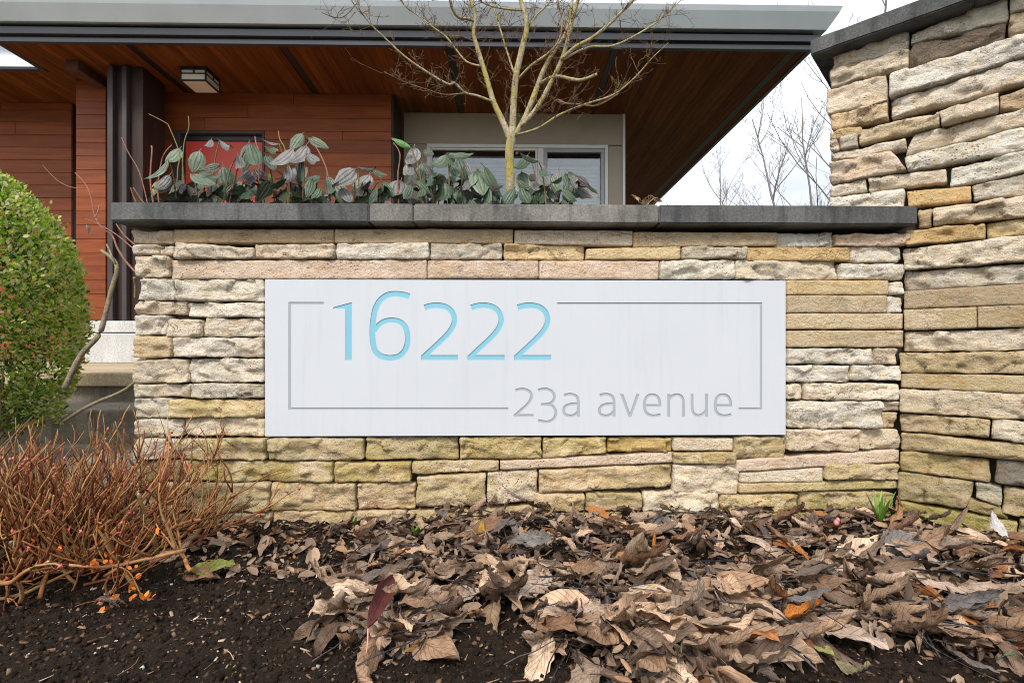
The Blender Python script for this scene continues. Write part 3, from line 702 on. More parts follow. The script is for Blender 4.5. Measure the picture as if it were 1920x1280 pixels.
# planter soil behind the sign wall
pv = []; pn = 26
for j in range(pn):
    for i in range(pn * 2):
        x = XL + 0.05 + (CORNER.x - XL - 0.1) * i / (pn * 2 - 1); y = YW + 0.28 + 0.75 * j / (pn - 1)
        pv.append((x, y, 0.885 + 0.02 * noise.noise(Vector((x * 6, y * 6, 0)))))
pf = [(j * pn * 2 + i, j * pn * 2 + i + 1, (j + 1) * pn * 2 + i + 1, (j + 1) * pn * 2 + i) for j in range(pn - 1) for i in range(pn * 2 - 1)]
tag(obj("planter_soil", mesh_np("planter_soil", pv, pf, M['soil'], True)), kind='structure')
pw = empty("planter_wall", (0, YW + 1.05, 0), "plain concrete rear wall of the raised planter behind the shrubs", "wall")
box("rear_wall", XL + 0.03, CORNER.x, YW + 1.0, YW + 1.12, -0.1, 0.90, M['step'], pw, 0.006)
box("side_wall", XL + 0.03, XL + 0.13, YW + 0.30, YW + 1.0, -0.1, 0.87, M['step'], pw, 0.006)

# ------------------------------------------------------------------ the sign
def cat(P, n=5): return [(p.x, p.y) for p in smooth_line([(a, b, 0) for a, b in P], n)]
def stroke(P, w, n=5, w2=None):
    L = cat(P, n) if len(P) > 2 else P
    m = len(L); left, right = [], []
    for i in range(m):
        ax, ay = L[max(i - 1, 0)]; bx, by = L[min(i + 1, m - 1)]
        tx, ty = bx - ax, by - ay; q = math.hypot(tx, ty); nx_, ny_ = -ty / q, tx / q
        ww = w if w2 is None else w + (w2 - w) * i / (m - 1)
        left.append((L[i][0] + nx_ * ww / 2, L[i][1] + ny_ * ww / 2)); right.append((L[i][0] - nx_ * ww / 2, L[i][1] - ny_ * ww / 2))
    return left + right[::-1]
def big(polys, dx=0): return [[(610 + (x + dx) / 4.3636, 530 + y / 4.3636) for x, y in p] for p in polys]
def small(polys, dx=0): return [[(950 + (x + dx) / 3.918, 710 + y / 3.918) for x, y in p] for p in polys]
two = [stroke([(812, 203), (860, 189), (920, 184), (985, 197), (1030, 230), (1053, 275), (1055, 320), (1036, 370), (995, 425), (945, 475), (885, 530), (806, 603)], 47, 5, 40), [(782, 591), (1085, 591), (1085, 632), (782, 632)]]
six = [stroke([(688, 113), (640, 98), (580, 91), (520, 97), (465, 127), (425, 178), (400, 250), (388, 340), (386, 430), (394, 510), (415, 565), (460, 602), (530, 616)], 47),
       stroke([(525, 616), (600, 601), (648, 556), (672, 490), (672, 420), (655, 362), (612, 320), (545, 305), (482, 316), (436, 346), (400, 392)], 46, 5, 40)]
one = [[(65, 213), (65, 200), (207, 162), (216, 162), (216, 633), (165, 633), (165, 213)]]
s2 = [stroke([(65, 86), (95, 77), (125, 76), (158, 87), (178, 108), (182, 133), (170, 163), (142, 197), (105, 230), (66, 266)], 20), [(52, 259), (197, 259), (197, 278), (52, 278)]]
s3 = [stroke([(232, 84), (265, 75), (298, 76), (332, 92), (350, 122), (345, 155), (325, 178), (295, 187), (252, 188)], 20), stroke([(285, 188), (330, 195), (355, 222), (362, 252), (350, 287), (325, 308), (285, 315), (232, 305)], 20)]
sa = [stroke([(422, 123), (450, 114), (485, 115), (515, 132), (526, 162), (527, 200), (527, 279)], 20), stroke([(528, 182), (485, 184), (447, 193), (424, 213), (420, 240), (431, 262), (460, 271), (490, 268), (512, 254), (529, 232)], 20)]
sv_ = [[(833, 112), (857, 112), (906, 250), (953, 112), (976, 112), (915, 281), (896, 281)]]
se = [stroke([(1126, 203), (1122, 160), (1105, 130), (1070, 116), (1035, 128), (1016, 160), (1011, 200), (1020, 240), (1045, 264), (1085, 271), (1130, 262)], 20), [(1012, 186), (1134, 186), (1134, 205), (1012, 205)]]
sn = [[(1180, 112), (1200, 112), (1200, 279), (1180, 279)], stroke([(1190, 152), (1215, 127), (1250, 116), (1280, 126), (1295, 150), (1298, 185), (1298, 279)], 20)]
su = [stroke([(1362, 112), (1362, 190), (1364, 225), (1374, 252), (1397, 268), (1422, 267), (1448, 252), (1470, 224)], 20), [(1457, 112), (1477, 112), (1477, 279), (1457, 279)]]
def rc(x0, x1, y0, y1): return [(x0, y0), (x1, y0), (x1, y1), (x0, y1)]
GLYPHS = [('digit', 'blue', big(one)), ('digit', 'blue', big(six)), ('digit', 'blue', big(two)), ('digit', 'blue', big(two, 382)), ('digit', 'blue', big(two, 762)),
 ('digit', 'grey', small(s2)), ('digit', 'grey', small(s3)), ('letter', 'grey', small(sa)), ('letter', 'grey', small(sa, 262)), ('letter', 'grey', small(sv_)),
 ('letter', 'grey', small(se)), ('letter', 'grey', small(sn)), ('letter', 'grey', small(su)), ('letter', 'grey', small(se, 520)),
 ('border_line', 'grey', [rc(541, 607, 566, 571), rc(541, 546, 566, 768), rc(541, 953, 763.5, 768)]),
 ('border_line', 'grey', [rc(1045, 1429, 567, 571), rc(1424.5, 1429, 567, 768), rc(1385, 1429, 763.5, 768)])]
GL_LABEL = ["pale blue engraved digit one", "pale blue engraved digit six", "pale blue engraved digit two", "pale blue engraved digit two", "pale blue engraved digit two"]
def build_sign():
    YS_ = YW - 0.004; DEP = 0.0019; TH = 0.016
    root = empty("address_sign", (at(985, 817, YS_).x, YS_, at(985, 817, YS_).z), "white rectangular address sign with engraved 16222 23a avenue and thin border", "sign")
    W2 = lambda px, py: (lambda p: (p.x, p.z))(at(px, py, YS_))
    # the panel is a true rectangle; its corners come from the photograph
    x0, x1 = at(497, 660, YS_).x, at(1473, 660, YS_).x; z1, z0 = at(985, 525, YS_).z, at(985, 816, YS_).z
    def corr(p): return W2(*p)
    polys = [[(corr(p)) for p in pl] for g_ in GLYPHS for pl in g_[2]]
    owner = [gi for gi, g_ in enumerate(GLYPHS) for pl in g_[2]]
    co = [Vector((x0, z0)), Vector((x1, z0)), Vector((x1, z1)), Vector((x0, z1))]; ed = [(0, 1), (1, 2), (2, 3), (3, 0)]
    for pl in polys:
        b = len(co); co += [Vector(p) for p in pl]; ed += [(b + i, b + (i + 1) % len(pl)) for i in range(len(pl))]
    vo, eo, fo, *_ = delaunay_2d_cdt(co, ed, [], 0, 1e-6)
    bbs = [(min(p[0] for p in pl), max(p[0] for p in pl), min(p[1] for p in pl), max(p[1] for p in pl)) for pl in polys]
    def inside(pl, x, y):
        c = False; j = len(pl) - 1
        for i in range(len(pl)):
            xi, yi = pl[i]; xj, yj = pl[j]
            if (yi > y) != (yj > y) and x < (xj - xi) * (y - yi) / (yj - yi) + xi: c = not c
            j = i
        return c
    cls = []
    for f in fo:
        c = sum((vo[i] for i in f), Vector((0, 0))) / len(f); k = -1
        for pi, pl in enumerate(polys):
            b = bbs[pi]
            if b[0] <= c.x <= b[1] and b[2] <= c.y <= b[3] and inside(pl, c.x, c.y): k = owner[pi]; break
        cls.append(k)
    em = {}
    for fi, f in enumerate(fo):
        for i in range(len(f)): em.setdefault(frozenset((f[i], f[(i + 1) % len(f)])), []).append(fi)
    def part(name, k, mat, label=None):
        V, F, ix = [], [], {}
        def vid(i, d):
            if (i, d) not in ix: ix[(i, d)] = len(V); V.append((vo[i].x, YS_ + d, vo[i].y))
            return ix[(i, d)]
        d = 0.0 if k < 0 else DEP
        for fi, f in enumerate(fo):
            if cls[fi] != k: continue
            p = [vo[i] for i in f]; ar = (p[1] - p[0]).cross(p[2] - p[0])
            ff = list(f) if ar > 0 else list(reversed(f))
            F.append(tuple(vid(i, d) for i in ff))
            if k >= 0:
                for i in range(len(ff)):
                    a, b = ff[i], ff[(i + 1) % len(ff)]
                    nb = [q for q in em[frozenset((a, b))] if q != fi]
                    if nb and cls[nb[0]] != k: F.append((vid(b, DEP), vid(a, DEP), vid(a, 0.0), vid(b, 0.0)))
        if k < 0:
            b = len(V)
            V.extend([(x0, YS_, z0), (x1, YS_, z0), (x1, YS_, z1), (x0, YS_, z1), (x0, YS_ + TH, z0), (x1, YS_ + TH, z0), (x1, YS_ + TH, z1), (x0, YS_ + TH, z1)])
            F.extend([(b, b + 4, b + 5, b + 1), (b + 1, b + 5, b + 6, b + 2), (b + 2, b + 6, b + 7, b + 3), (b + 3, b + 7, b + 4, b), (b + 4, b + 7, b + 6, b + 5)])
        o = Vector(V[0]); me = mesh_np(name, [Vector(v) - o for v in V], F, mat)
        ob = obj(name, me, root, o)
        if label: ob["label"] = label
        return ob
    part("panel", -1, M['sign'])
    for gi, g_ in enumerate(GLYPHS): part(g_[0], gi, M[g_[1]], GL_LABEL[gi] if gi < 5 else None)
build_sign()

# ------------------------------------------------------------------ the house
ZS = HC + 2.53       # soffit
YF = 4.25            # eave line
XC = at(1520, 88, YF).x
house = empty("house", (0, 5.0, 0.42), "low modern house with cedar siding and deep wood lined eaves", "house")
tint = lambda a=0.82, b=1.12: (lambda v: (v, v * rnd.uniform(0.93, 1.03), v * rnd.uniform(0.9, 1.05), 1))(rnd.uniform(a, b))
# siding: each board an object under its wall
def siding(x0, x1, y, z0, z1, t=0.022, pitch=0.128, split=None):
    wl = box("wall", x0, x1, y, y + 0.12, z0, z1, M['black'], house)
    z = z0
    while z < z1 - 0.02:
        cuts = [x0, x1]
        if split and x1 - x0 > 1.2: cuts = [x0, x0 + (x1 - x0) * rnd.uniform(0.2, 0.8), x1]
        for a, b in zip(cuts[:-1], cuts[1:]):
            c = Vector(((a + b) / 2, y - t / 2 - 0.002, z + pitch / 2))
            obj("board", box_me("board", a + 0.001, b - 0.001, y - t - 0.002, y - 0.002, z + 0.001, min(z + pitch, z1) - 0.001, M['cedar'], 0.003, 1, origin=c), wl, c, color=tint())
        z += pitch
    return wl
YD = 5.07
xdl, xdr = at(327, 400, YD).x, at(498, 400, YD).x; zdt = at(400, 247, YD).z
siding(at(268, 400, YD).x - 0.3, xdl, YD, 0.42, zdt, split=False)
siding(xdr, at(735, 400, YD).x, YD, 0.42, zdt, split=True)
siding(at(268, 400, YD).x - 0.3, at(735, 400, YD).x, YD, zdt, ZS, split=True)
siding(-6.6, at(147, 400, 5.3).x - 0.05, 5.3, 0.42, ZS, split=True)
siding(at(146, 400, 4.85).x, at(202, 400, 4.85).x, 4.85, 0.42, ZS)
box("wall_return", at(146, 400, 4.85).x + 0.002, at(202, 400, 4.85).x - 0.002, 4.852, 5.3, 0.42, ZS, M['cedar'], house, color=(0.8, 0.8, 0.8, 1))
xr = at(735, 400, YD).x
box("wall_return", xr + 0.001, xr + 0.02, YD - 0.02, 5.43, 0.42, ZS, M['post'], house, color=(1, 1, 1, 1))
# door
dz1 = at(400, 263, YD).z
door = box("door", at(344, 400, YD).x, at(495, 400, YD).x - 0.02, YD + 0.03, YD + 0.075, 0.43, dz1, M['red'], house, 0.004)
box("handle", at(350, 400, YD).x + 0.04, at(350, 400, YD).x + 0.06, YD - 0.02, YD + 0.03, 1.35, 1.60, M['steel'], door, 0.004)
box("door_frame", xdl, at(341, 400, YD).x, YD - 0.03, YD + 0.08, 0.42, zdt, M['steel'], house, 0.003)
box("door_frame", at(494, 400, YD).x, xdr, YD - 0.03, YD + 0.08, 0.42, zdt, M['steel'], house, 0.003)
box("door_frame", at(341, 400, YD).x + 0.001, at(494, 400, YD).x - 0.001, YD - 0.028, YD + 0.078, zdt - 0.028, zdt - 0.001, M['steel'], house, 0.003)
box("transom", at(341, 400, YD).x + 0.002, at(494, 400, YD).x - 0.002, YD + 0.02, YD + 0.06, dz1 + 0.004, zdt - 0.03, M['black'], house)
# post with its steel straps and plinth
YP = 4.6
post = box("post", at(210, 400, YP).x, at(268, 400, YP).x, YP, YP + 0.30, 0.80, ZS, M['post'], house, 0.006, color=(1, 1, 1, 1))
box("strap", at(201, 400, YP - 0.05).x, at(211, 400, YP - 0.05).x, YP - 0.05, YP + 0.2, 0.80, ZS - 0.02, M['steel'], post, 0.002)
box("strap", at(228, 400, YP - 0.05).x, at(237, 400, YP - 0.05).x, YP - 0.05, YP - 0.004, 0.80, ZS - 0.02, M['steel'], post, 0.002)
pl = box("plinth", at(158, 640, YP - 0.1).x, at(262, 640, YP - 0.1).x, YP - 0.1, YP + 0.4, 0.424, 0.683, M['plinth'], house, 0.01)
box("plinth_cap", at(165, 640, YP - 0.1).x, at(262, 640, YP - 0.1).x, YP - 0.09, YP + 0.39, 0.690, 0.792, M['plinth'], pl, 0.01)
# window wall
YQ = 5.43
xw0, xw1 = at(757, 300, YQ).x, at(1172, 300, YQ).x
wz1 = at(900, 271, YQ).z; wx0, wx1 = at(800, 300, YQ).x, at(1140, 300, YQ).x; wz0 = 1.15
box("wall_panel", xw0, xw1 - 0.03, YQ, YQ + 0.1, wz1 + 0.004, ZS, M['beige'], house, 0.003)
box("wall_panel", xw0, wx0 - 0.004, YQ, YQ + 0.1, 0.42, wz1, M['beige'], house, 0.003)
box("wall_panel", wx1 + 0.004, xw1 - 0.03, YQ, YQ + 0.1, 0.42, wz1 - 0.004, M['beige'], house, 0.003)
box("wall_panel", wx0, wx1, YQ, YQ + 0.1, 0.42, wz0 - 0.004, M['beige'], house, 0.003)
box("corner_trim", xw1 - 0.028, xw1, YQ - 0.012, YQ + 0.1, 0.42, ZS, M['white'], house, 0.002)
win = empty("window", (0, YQ, wz0)); win.parent = house; win.matrix_parent_inverse = Matrix.Translation(-house.location)
def wbox(name, x0, x1, y0, y1, z0, z1, mat):
    o = box(name, x0, x1, y0, y1, z0, z1, mat, win, 0.003); return o
fw = 0.035
wbox("frame", wx0, wx1, YQ - 0.015, YQ + 0.06, wz1 - fw, wz1, M['white'])
wbox("frame", wx0, wx0 + fw, YQ - 0.015, YQ + 0.06, wz0, wz1 - fw - 0.001, M['white'])
wbox("frame", wx1 - fw, wx1, YQ - 0.015, YQ + 0.06, wz0, wz1 - fw - 0.001, M['white'])
wbox("sill", wx0 - 0.02, wx1 + 0.02, YQ - 0.03, YQ + 0.06, wz0 - 0.035, wz0 - 0.001, M['white'])
mx0, mx1 = at(1008, 300, YQ).x, at(1019, 300, YQ).x
wbox("mullion", mx0, mx1, YQ - 0.01, YQ + 0.055, wz0, wz1 - fw - 0.001, M['white'])
for (a, b, mt) in ((wx0 + fw + 0.001, mx0 - 0.001, 'white'), (mx1 + 0.001, wx1 - fw - 0.001, 'greyframe')):
    s = 0.04 if mt == 'greyframe' else 0.022
    wbox("sash", a, b, YQ + 0.0, YQ + 0.045, wz1 - fw - s, wz1 - fw - 0.002, M[mt])
    wbox("sash", b - s, b, YQ + 0.0, YQ + 0.045, wz0, wz1 - fw - s - 0.001, M[mt]); wbox("sash", a, a + s, YQ + 0.0, YQ + 0.045, wz0, wz1 - fw - s - 0.001, M[mt])
    wbox("pane", a + s, b - s, YQ + 0.02, YQ + 0.026, wz0, wz1 - fw - s, M['glass'])
    z = wz1 - fw - s - 0.13
    wbox("blind_headrail", a + s + 0.004, b - s - 0.004, YQ + 0.07, YQ + 0.12, z + 0.02, z + 0.09, M['greyframe'])
    while z > wz0:
        c = ((a + b) / 2, YQ + 0.1, z)
        me = box_me("blind_slat", -(b - a) / 2 + s, (b - a) / 2 - s, -0.024, 0.024, -0.0015, 0.0015, M['blind'])
        obj("blind_slat", me, win, c, rot=(R(66), 0, 0)); z -= 0.043
box("interior_wall", xw0, xw1, 6.4, 6.5, 0.42, ZS, M['beige'], house)
box("side_wall", xw1 - 0.12, xw1 - 0.02, YQ + 0.102, 9.6, 0.42, ZS, M['beige'], house)
# soffit: boards that run from the eave into the house, black vent strips between
XSK = at(75, 137, 4.64).x; YSK = 4.64
soff = empty("soffit", (0, YF, ZS)); soff.parent = house; soff.matrix_parent_inverse = Matrix.Translation(-house.location)
strips = [at(536, 84, 4.3).x, at(843, 86, 4.3).x, at(1157, 86, 4.3).x, at(250, 84, 4.3).x]
x = XC - 0.02; w = 0.066
while x > -6.6:
    y0, y1 = YF + 0.02, 9.6
    if x - w < XSK: y0 = YSK + 0.052
    near = [s for s in strips if x - w < s <= x]
    if near:
        c = Vector((x - w / 2, (y0 + y1) / 2, ZS + 0.01))
        obj("vent_strip", box_me("vent_strip", x - w + 0.004, x - 0.004, y0, y1, ZS + 0.004, ZS + 0.03, M['black'], origin=c), soff, c)
    else:
        c = Vector((x - w / 2, (y0 + y1) / 2, ZS + 0.01))
        obj("board", box_me("board", x - w + 0.0005, x - 0.0005, y0, y1, ZS, ZS + 0.02, M['soffit'], 0.0018, 1, origin=c), soff, c, color=tint(0.72, 1.15))
    x -= w
box("roof_deck", XSK + 0.02, XC - 0.01, YF, 9.6, ZS + 0.035, ZS + 0.20, M['black'], house)
box("roof_deck", -6.6, XSK + 0.018, YSK, 9.6, ZS + 0.035, ZS + 0.20, M['black'], house)
# the edge trims of the soffit on the right
for k, (o0, o1) in enumerate(((-0.17, -0.10),)):
    box("edge_strip", XC + o0, XC + o1, YF + 0.02, 9.6, ZS - 0.004, ZS + 0.004, M['steel'], house)
# skylight opening at the left: a pane in a steel frame
skl = empty("skylight", (XSK, YSK, ZS)); skl.parent = house; skl.matrix_parent_inverse = Matrix.Translation(-house.location)
box("frame", -6.6, XSK + 0.03, YSK, YSK + 0.05, ZS - 0.012, ZS + 0.034, M['fascia_low'], skl, 0.003)
box("frame", XSK - 0.02, XSK + 0.03, YF + 0.03, YSK - 0.001, ZS - 0.005, ZS + 0.034, M['steel'], skl, 0.003)
box("pane", -6.6, XSK - 0.022, YF + 0.03, YSK - 0.001, ZS + 0.012, ZS + 0.018, M['frost'], skl)
# fascia: metal profiles swept along the eave and round the right corner
def sweep(name, prof, mat):
    path = [(-6.8, 0), (0, 0), (0, 1)]     # front-left, corner, back-right
    V = []; n = len(prof)
    for (o, z) in prof: V.append((-6.8, YF - o, ZS + z))
    for (o, z) in prof: V.append((XC + o, YF - o, ZS + z))
    for (o, z) in prof: V.append((XC + o, 9.8, ZS + z))
    F = []
    for s in range(2):
        for i in range(n):
            a, b = s * n + i, s * n + (i + 1) % n
            F.append((a, b, b + n, a + n))
    F += [tuple(range(n)), tuple(reversed(range(2 * n, 3 * n)))]
    o = Vector((0, YF, ZS))
    bm = bmesh.new(); me = mesh_np(name, [Vector(v) - o for v in V], F, mat); bm.from_mesh(me); bmesh.ops.recalc_face_normals(bm, faces=bm.faces[:]); bm.to_mesh(me); bm.free()
    return obj(name, me, house, o)
sweep("lower_trim", [(-0.02, -0.006), (0.018, -0.006), (0.022, 0.026), (-0.02, 0.026)], M['fascia_low'])
sweep("upper_trim", [(-0.01, 0.045), (0.045, 0.045), (0.055, 0.092), (-0.01, 0.092)], M['fascia_low'])
sweep("shadow_gap", [(-0.02, 0.027), (0.012, 0.027), (0.012, 0.13), (-0.02, 0.13)], M['black'])
sweep("fascia", [(0.0, 0.133), (0.085, 0.118), (0.150, 0.225), (0.165, 0.262), (0.0, 0.262)], M['fascia'])
# ceiling light
lamp = empty("ceiling_light", (at(372, 150, 4.75).x, 4.8, ZS), "square opal glass ceiling light with black frame under the eaves", "lamp")
lx0, lx1 = at(337, 150, 4.58).x, at(375, 150, 4.58).x + 0.10
lx1 = lx0 + 0.23; ly0 = 4.58; ly1 = ly0 + 0.23; lz0 = ZS - 0.13; lz1 = ZS - 0.002
box("bottom_glass", lx0 + 0.01, lx1 - 0.01, ly0 + 0.01, ly1 - 0.01, lz0 + 0.004, lz0 + 0.012, M['opal'], lamp)
for (a, b, c, d) in ((lx0 + 0.006, lx1 - 0.006, ly0 + 0.006, ly0 + 0.01), (lx0 + 0.006, lx1 - 0.006, ly1 - 0.01, ly1 - 0.006), (lx0 + 0.006, lx0 + 0.010, ly0 + 0.012, ly1 - 0.012), (lx1 - 0.010, lx1 - 0.006, ly0 + 0.012, ly1 - 0.012)):
    box("side_glass", a, b, c, d, lz0 + 0.014, lz1 - 0.03, M['opal'], lamp)
for zz, hh in ((lz0, 0.012), (lz0 + 0.062, 0.009), (lz1 - 0.03, 0.03)):
    for (a, b, c, d) in ((lx0, lx1, ly0, ly0 + 0.012), (lx0, lx1, ly1 - 0.012, ly1), (lx0, lx0 + 0.012, ly0 + 0.0122, ly1 - 0.0122), (lx1 - 0.012, lx1, ly0 + 0.0122, ly1 - 0.0122)):
        box("frame_bar", a, b, c, d, zz, zz + hh, M['black'], lamp)
for a in (lx0, (lx0 + lx1) / 2, lx1 - 0.012):
    for c in (ly0 - 0.001, ly1 - 0.011): box("frame_bar", a, a + 0.012, c, c + 0.012, lz0 + (0.071 if a == (lx0 + lx1) / 2 else 0.0125), lz1 - 0.031, M['black'], lamp)
for c in ((ly0 + ly1) / 2,): box("frame_bar", lx1 - 0.011, lx1 + 0.001, c, c + 0.012, lz0 + 0.071, lz1 - 0.031, M['black'], lamp)
# beam end under the soffit at the left
bx = at(134, 115, 4.5).x
box("beam_end", bx - 0.055, bx + 0.055, 4.5, 5.25, at(134, 130, 4.5).z, ZS - 0.002, M['post'], house, 0.004, color=(3.2, 2.7, 2.3, 1))

# porch and steps at the left
tag(box("porch_floor", -6.6, XL + 0.05, 2.43, 9.6, 0.36, 0.424, M['slab'], None, 0.006), kind='structure')
tag(box('planting_bed', XL + 0.06, 2.5, 2.66, 9.6, 0.2, 0.38, M['soil']), kind='structure')  # unseen dark soil, added so less light bounces up onto the soffit
stp = empty("steps", (-1.7, 2.2, 0), "weathered grey concrete steps beside the left end of the sign wall", "steps")
box("riser", -3.4, XL + 0.03, 2.47, 2.60, -0.1, 0.358, M['step'], stp, 0.006)
box("step", -3.4, XL + 0.0, 2.12, 2.468, -0.1, 0.285, M['step'], stp, 0.01)
box("step", -3.4, XL + 0.0, 1.80, 2.118, -0.1, 0.15, M['step'], stp, 0.01)

# ------------------------------------------------------------------ far bare trees
def far_tree(px, Y, h, seed, label):
    rs = random.Random(seed); base = Vector((at(px, 600, Y).x, Y, 0)); root = empty("bare_tree", base, label, "tree", "bare trees behind the house")
    trunk = Tubes(); br = Tubes()
    def limb(p, d, L, r, lev, T):
        n = 6; pts = [p]; rads = [r]
        for i in range(n):
            d = (d + Vector((rs.uniform(-1, 1), rs.uniform(-1, 1), rs.uniform(-0.25, 0.75))) * (0.10 if lev == 0 else 0.22)).normalized()
            pts.append(pts[-1] + d * L / n); rads.append(max(0.0042, r * (1 - 0.8 * (i + 1) / n)))
        T.add(pts, rads, 6 if lev == 0 else 4 if lev == 1 else 3, False)
        if lev >= 4: return
        for k in range([12, 6, 3, 3][lev]):
            f = rs.uniform(0.28 if lev == 0 else 0.15, 0.97); i = min(n - 1, int(f * n)); t = f * n - i
            q = pts[i] + (pts[i + 1] - pts[i]) * t; an = rs.uniform(0, 6.283); side = Vector((math.cos(an), math.sin(an), rs.uniform(-0.1, 0.5)))
            nd = (d * 0.75 + side * rs.uniform(0.5, 0.9)).normalized()
            limb(q, nd, L * rs.uniform(0.30, 0.5) * (1.15 - 0.6 * f), max(0.0042, rads[i] * 0.55), lev + 1, br)
    limb(base, Vector((0, 0, 1)), h, h * 0.008, 0, trunk)
    trunk.build("trunk", M['farbark'], root, origin=base); br.build("branches", M['farbark'], root, kind='stuff', origin=base)
far_tree(1492, 21, 10.9, 3, "largest leafless tree seen between the eaves and the stone pier")
far_tree(1345, 26, 10.4, 8, "small leafless tree showing low beneath the roof corner")
far_tree(1540, 25, 13.0, 12, "leafless tree close behind the stone pier's left edge")
far_tree(1655, 16, 12.0, 21, "tall leafless tree whose top shows above the stone pier coping")

# ------------------------------------------------------------------ young tree in the planter
def young_tree():
    YT = 1.98; base = at(955, 392, YT)
    base.z = 0.86
    root = empty("young_tree", base, "bare multi branched young tree with yellow lichen in the planter", "tree")
    pxm = YT / FPX
    def line(P, dy0, dy1, n=4):
        m = len(P); pts = []
        for i, (x, y, w) in enumerate(P):
            Y = YT + dy0 + (dy1 - dy0) * i / max(1, m - 1); pts.append(at(x, y, Y))
        rad = [p[2] * pxm / 2 * 0.78 for p in P]
        sp = smooth_line(pts, n); k = len(sp); rr_ = []
        for i in range(k):
            t = i / (k - 1) * (m - 1); a = min(int(t), m - 2); rr_.append(rad[a] + (rad[a + 1] - rad[a]) * (t - a))
        return sp, rr_
    tp, tr_ = line([(955, 470, 25), (955, 392, 23), (957, 340, 22), (955, 290, 21), (959, 258, 22), (961, 240, 18)], 0, 0)
    T = Tubes(); T.add(tp, tr_, 14); T.build("trunk", M['bark'], root)
    BR = [
     ([(956, 262, 15), (945, 233, 15), (925, 190, 13), (912, 145, 12), (898, 100, 11), (888, 62, 9), (891, 30, 7), (880, -10, 6), (872, -80, 5), (850, -160, 3)], 0, .06),
     ([(961, 250, 17), (963, 190, 16), (968, 140, 15), (978, 95, 14), (988, 45, 12), (976, 0, 11), (968, -60, 9), (975, -150, 6), (965, -260, 3)], 0, 0),
     ([(965, 256, 14), (985, 220, 14), (1005, 170, 13), (1020, 130, 11), (1038, 98, 10), (1062, 60, 8), (1072, 10, 7), (1080, -60, 6), (1100, -150, 3)], 0, -.05),
     ([(978, 236, 10), (1005, 205, 11), (1030, 160, 10), (1050, 120, 10), (1062, 85, 10), (1072, 40, 9), (1083, 0, 8), (1090, -70, 6), (1075, -170, 3)], -.02, -.1),
     ([(1052, 112, 8), (1080, 88, 9), (1108, 73, 8), (1140, 48, 7), (1168, 20, 6), (1192, -5, 5), (1230, -50, 3)], -.06, -.16),
     ([(1056, 112, 5), (1085, 96, 5), (1110, 88, 5), (1150, 86, 4.5), (1200, 62, 4), (1240, 35, 3), (1275, 2, 2), (1295, -30, 1.5)], -.06, .08),
     ([(1012, 158, 8), (1030, 147, 8), (1050, 144, 8), (1072, 149, 8), (1092, 150, 7), (1120, 139, 6)], -.02, -.12),
     ([(972, 252, 5), (1010, 240, 5), (1050, 215, 5), (1100, 195, 4.5), (1150, 178, 4), (1190, 146, 3), (1222, 110, 2.2), (1254, 80, 1.6)], -.02, -.2),
     ([(1038, 212, 4), (1037, 195, 5), (1046, 188, 6), (1060, 194, 5), (1085, 196, 4), (1120, 198, 4), (1160, 176, 3)], -.04, -.16),
     ([(922, 190, 6), (895, 180, 6), (872, 174, 5), (852, 156, 6), (840, 158, 5), (800, 135, 5), (760, 107, 4), (722, 72, 3.4), (690, 40, 3), (665, 0, 2.2), (640, -40, 1.5)], 0, -.18),
     ([(872, 175, 4), (835, 178, 3.4), (800, 168, 3), (760, 155, 2.4), (720, 135, 1.8)], -.05, -.2),
     ([(900, 124, 5), (875, 116, 4), (855, 93, 4), (837, 70, 4), (813, 52, 3.4), (786, 31, 3), (758, 10, 2.4), (735, -20, 1.6)], 0, .16),
     ([(890, 78, 4), (865, 69, 4), (838, 68, 3), (810, 50, 2.5), (785, 15, 2)], .03, .2),
     ([(964, 138, 5), (951, 98, 4), (940, 62, 4), (927, 20, 3), (915, -30, 2)], 0, .14),
     ([(972, 148, 6), (995, 124, 6), (1033, 96, 5), (1050, 70, 4), (1055, 30, 3)], 0, -.1),
     ([(890, 40, 6), (878, 36, 6), (861, 34, 6), (848, 18, 5), (841, -5, 4), (820, -60, 2)], .04, -.1),
     ([(985, 60, 5), (1005, 30, 5), (1030, 5, 4), (1050, -40, 3)], 0, .15),
     ([(978, 20, 5), (940, 16, 4), (905, 5, 3), (870, -30, 2)], 0, -.12),
     ([(1062, 60, 4), (1050, 20, 4), (1042, -20, 3)], -.05, .1),
     ([(668, 8, 2.2), (640, 34, 2), (603, 24, 1.6)], -.17, -.2),
    ]
    tw_ = Tubes(); rs = random.Random(5)
    for P, d0, d1 in BR:
        sp, rr_ = line(P, d0, d1)
        b = Tubes(); b.add(sp, rr_, 9 if P[0][2] > 9 else 7)
        b.build("branch", M['bark'] if P[0][2] > 4.5 else M['twig'], root)
        L = sum((sp[i + 1] - sp[i]).length for i in range(len(sp) - 1))
        for k in range(int(L * 50)):
            i = rs.randint(3, len(sp) - 2); q = sp[i]; t = (sp[i + 1] - sp[i]).normalized()
            def twig(q, t, ln, r, lev):
                d = (t * 0.55 + Vector((rs.uniform(-1, 1), rs.uniform(-1, 1), rs.uniform(-0.5, 0.9)))).normalized()
                pts = [q]; n = 4
                for j in range(n):
                    d = (d + Vector((rs.uniform(-1, 1), rs.uniform(-1, 1), rs.uniform(-.6, 1))) * 0.3).normalized(); pts.append(pts[-1] + d * ln / n)
                tw_.add(pts, [max(0.0005, r * (1 - 0.6 * j / n)) for j in range(n + 1)], 4, True)
                if lev < 2:
                    for _ in range(rs.randint(1, 3)): twig(pts[rs.randint(1, n)], d, ln * rs.uniform(0.35, 0.7), r * 0.75, lev + 1)
            twig(q, t, rs.uniform(0.025, 0.11), min(rr_[i] * 0.6, 0.0014), 0)
    tw_.build("twigs", M['twig'], root, kind='stuff', origin=base)
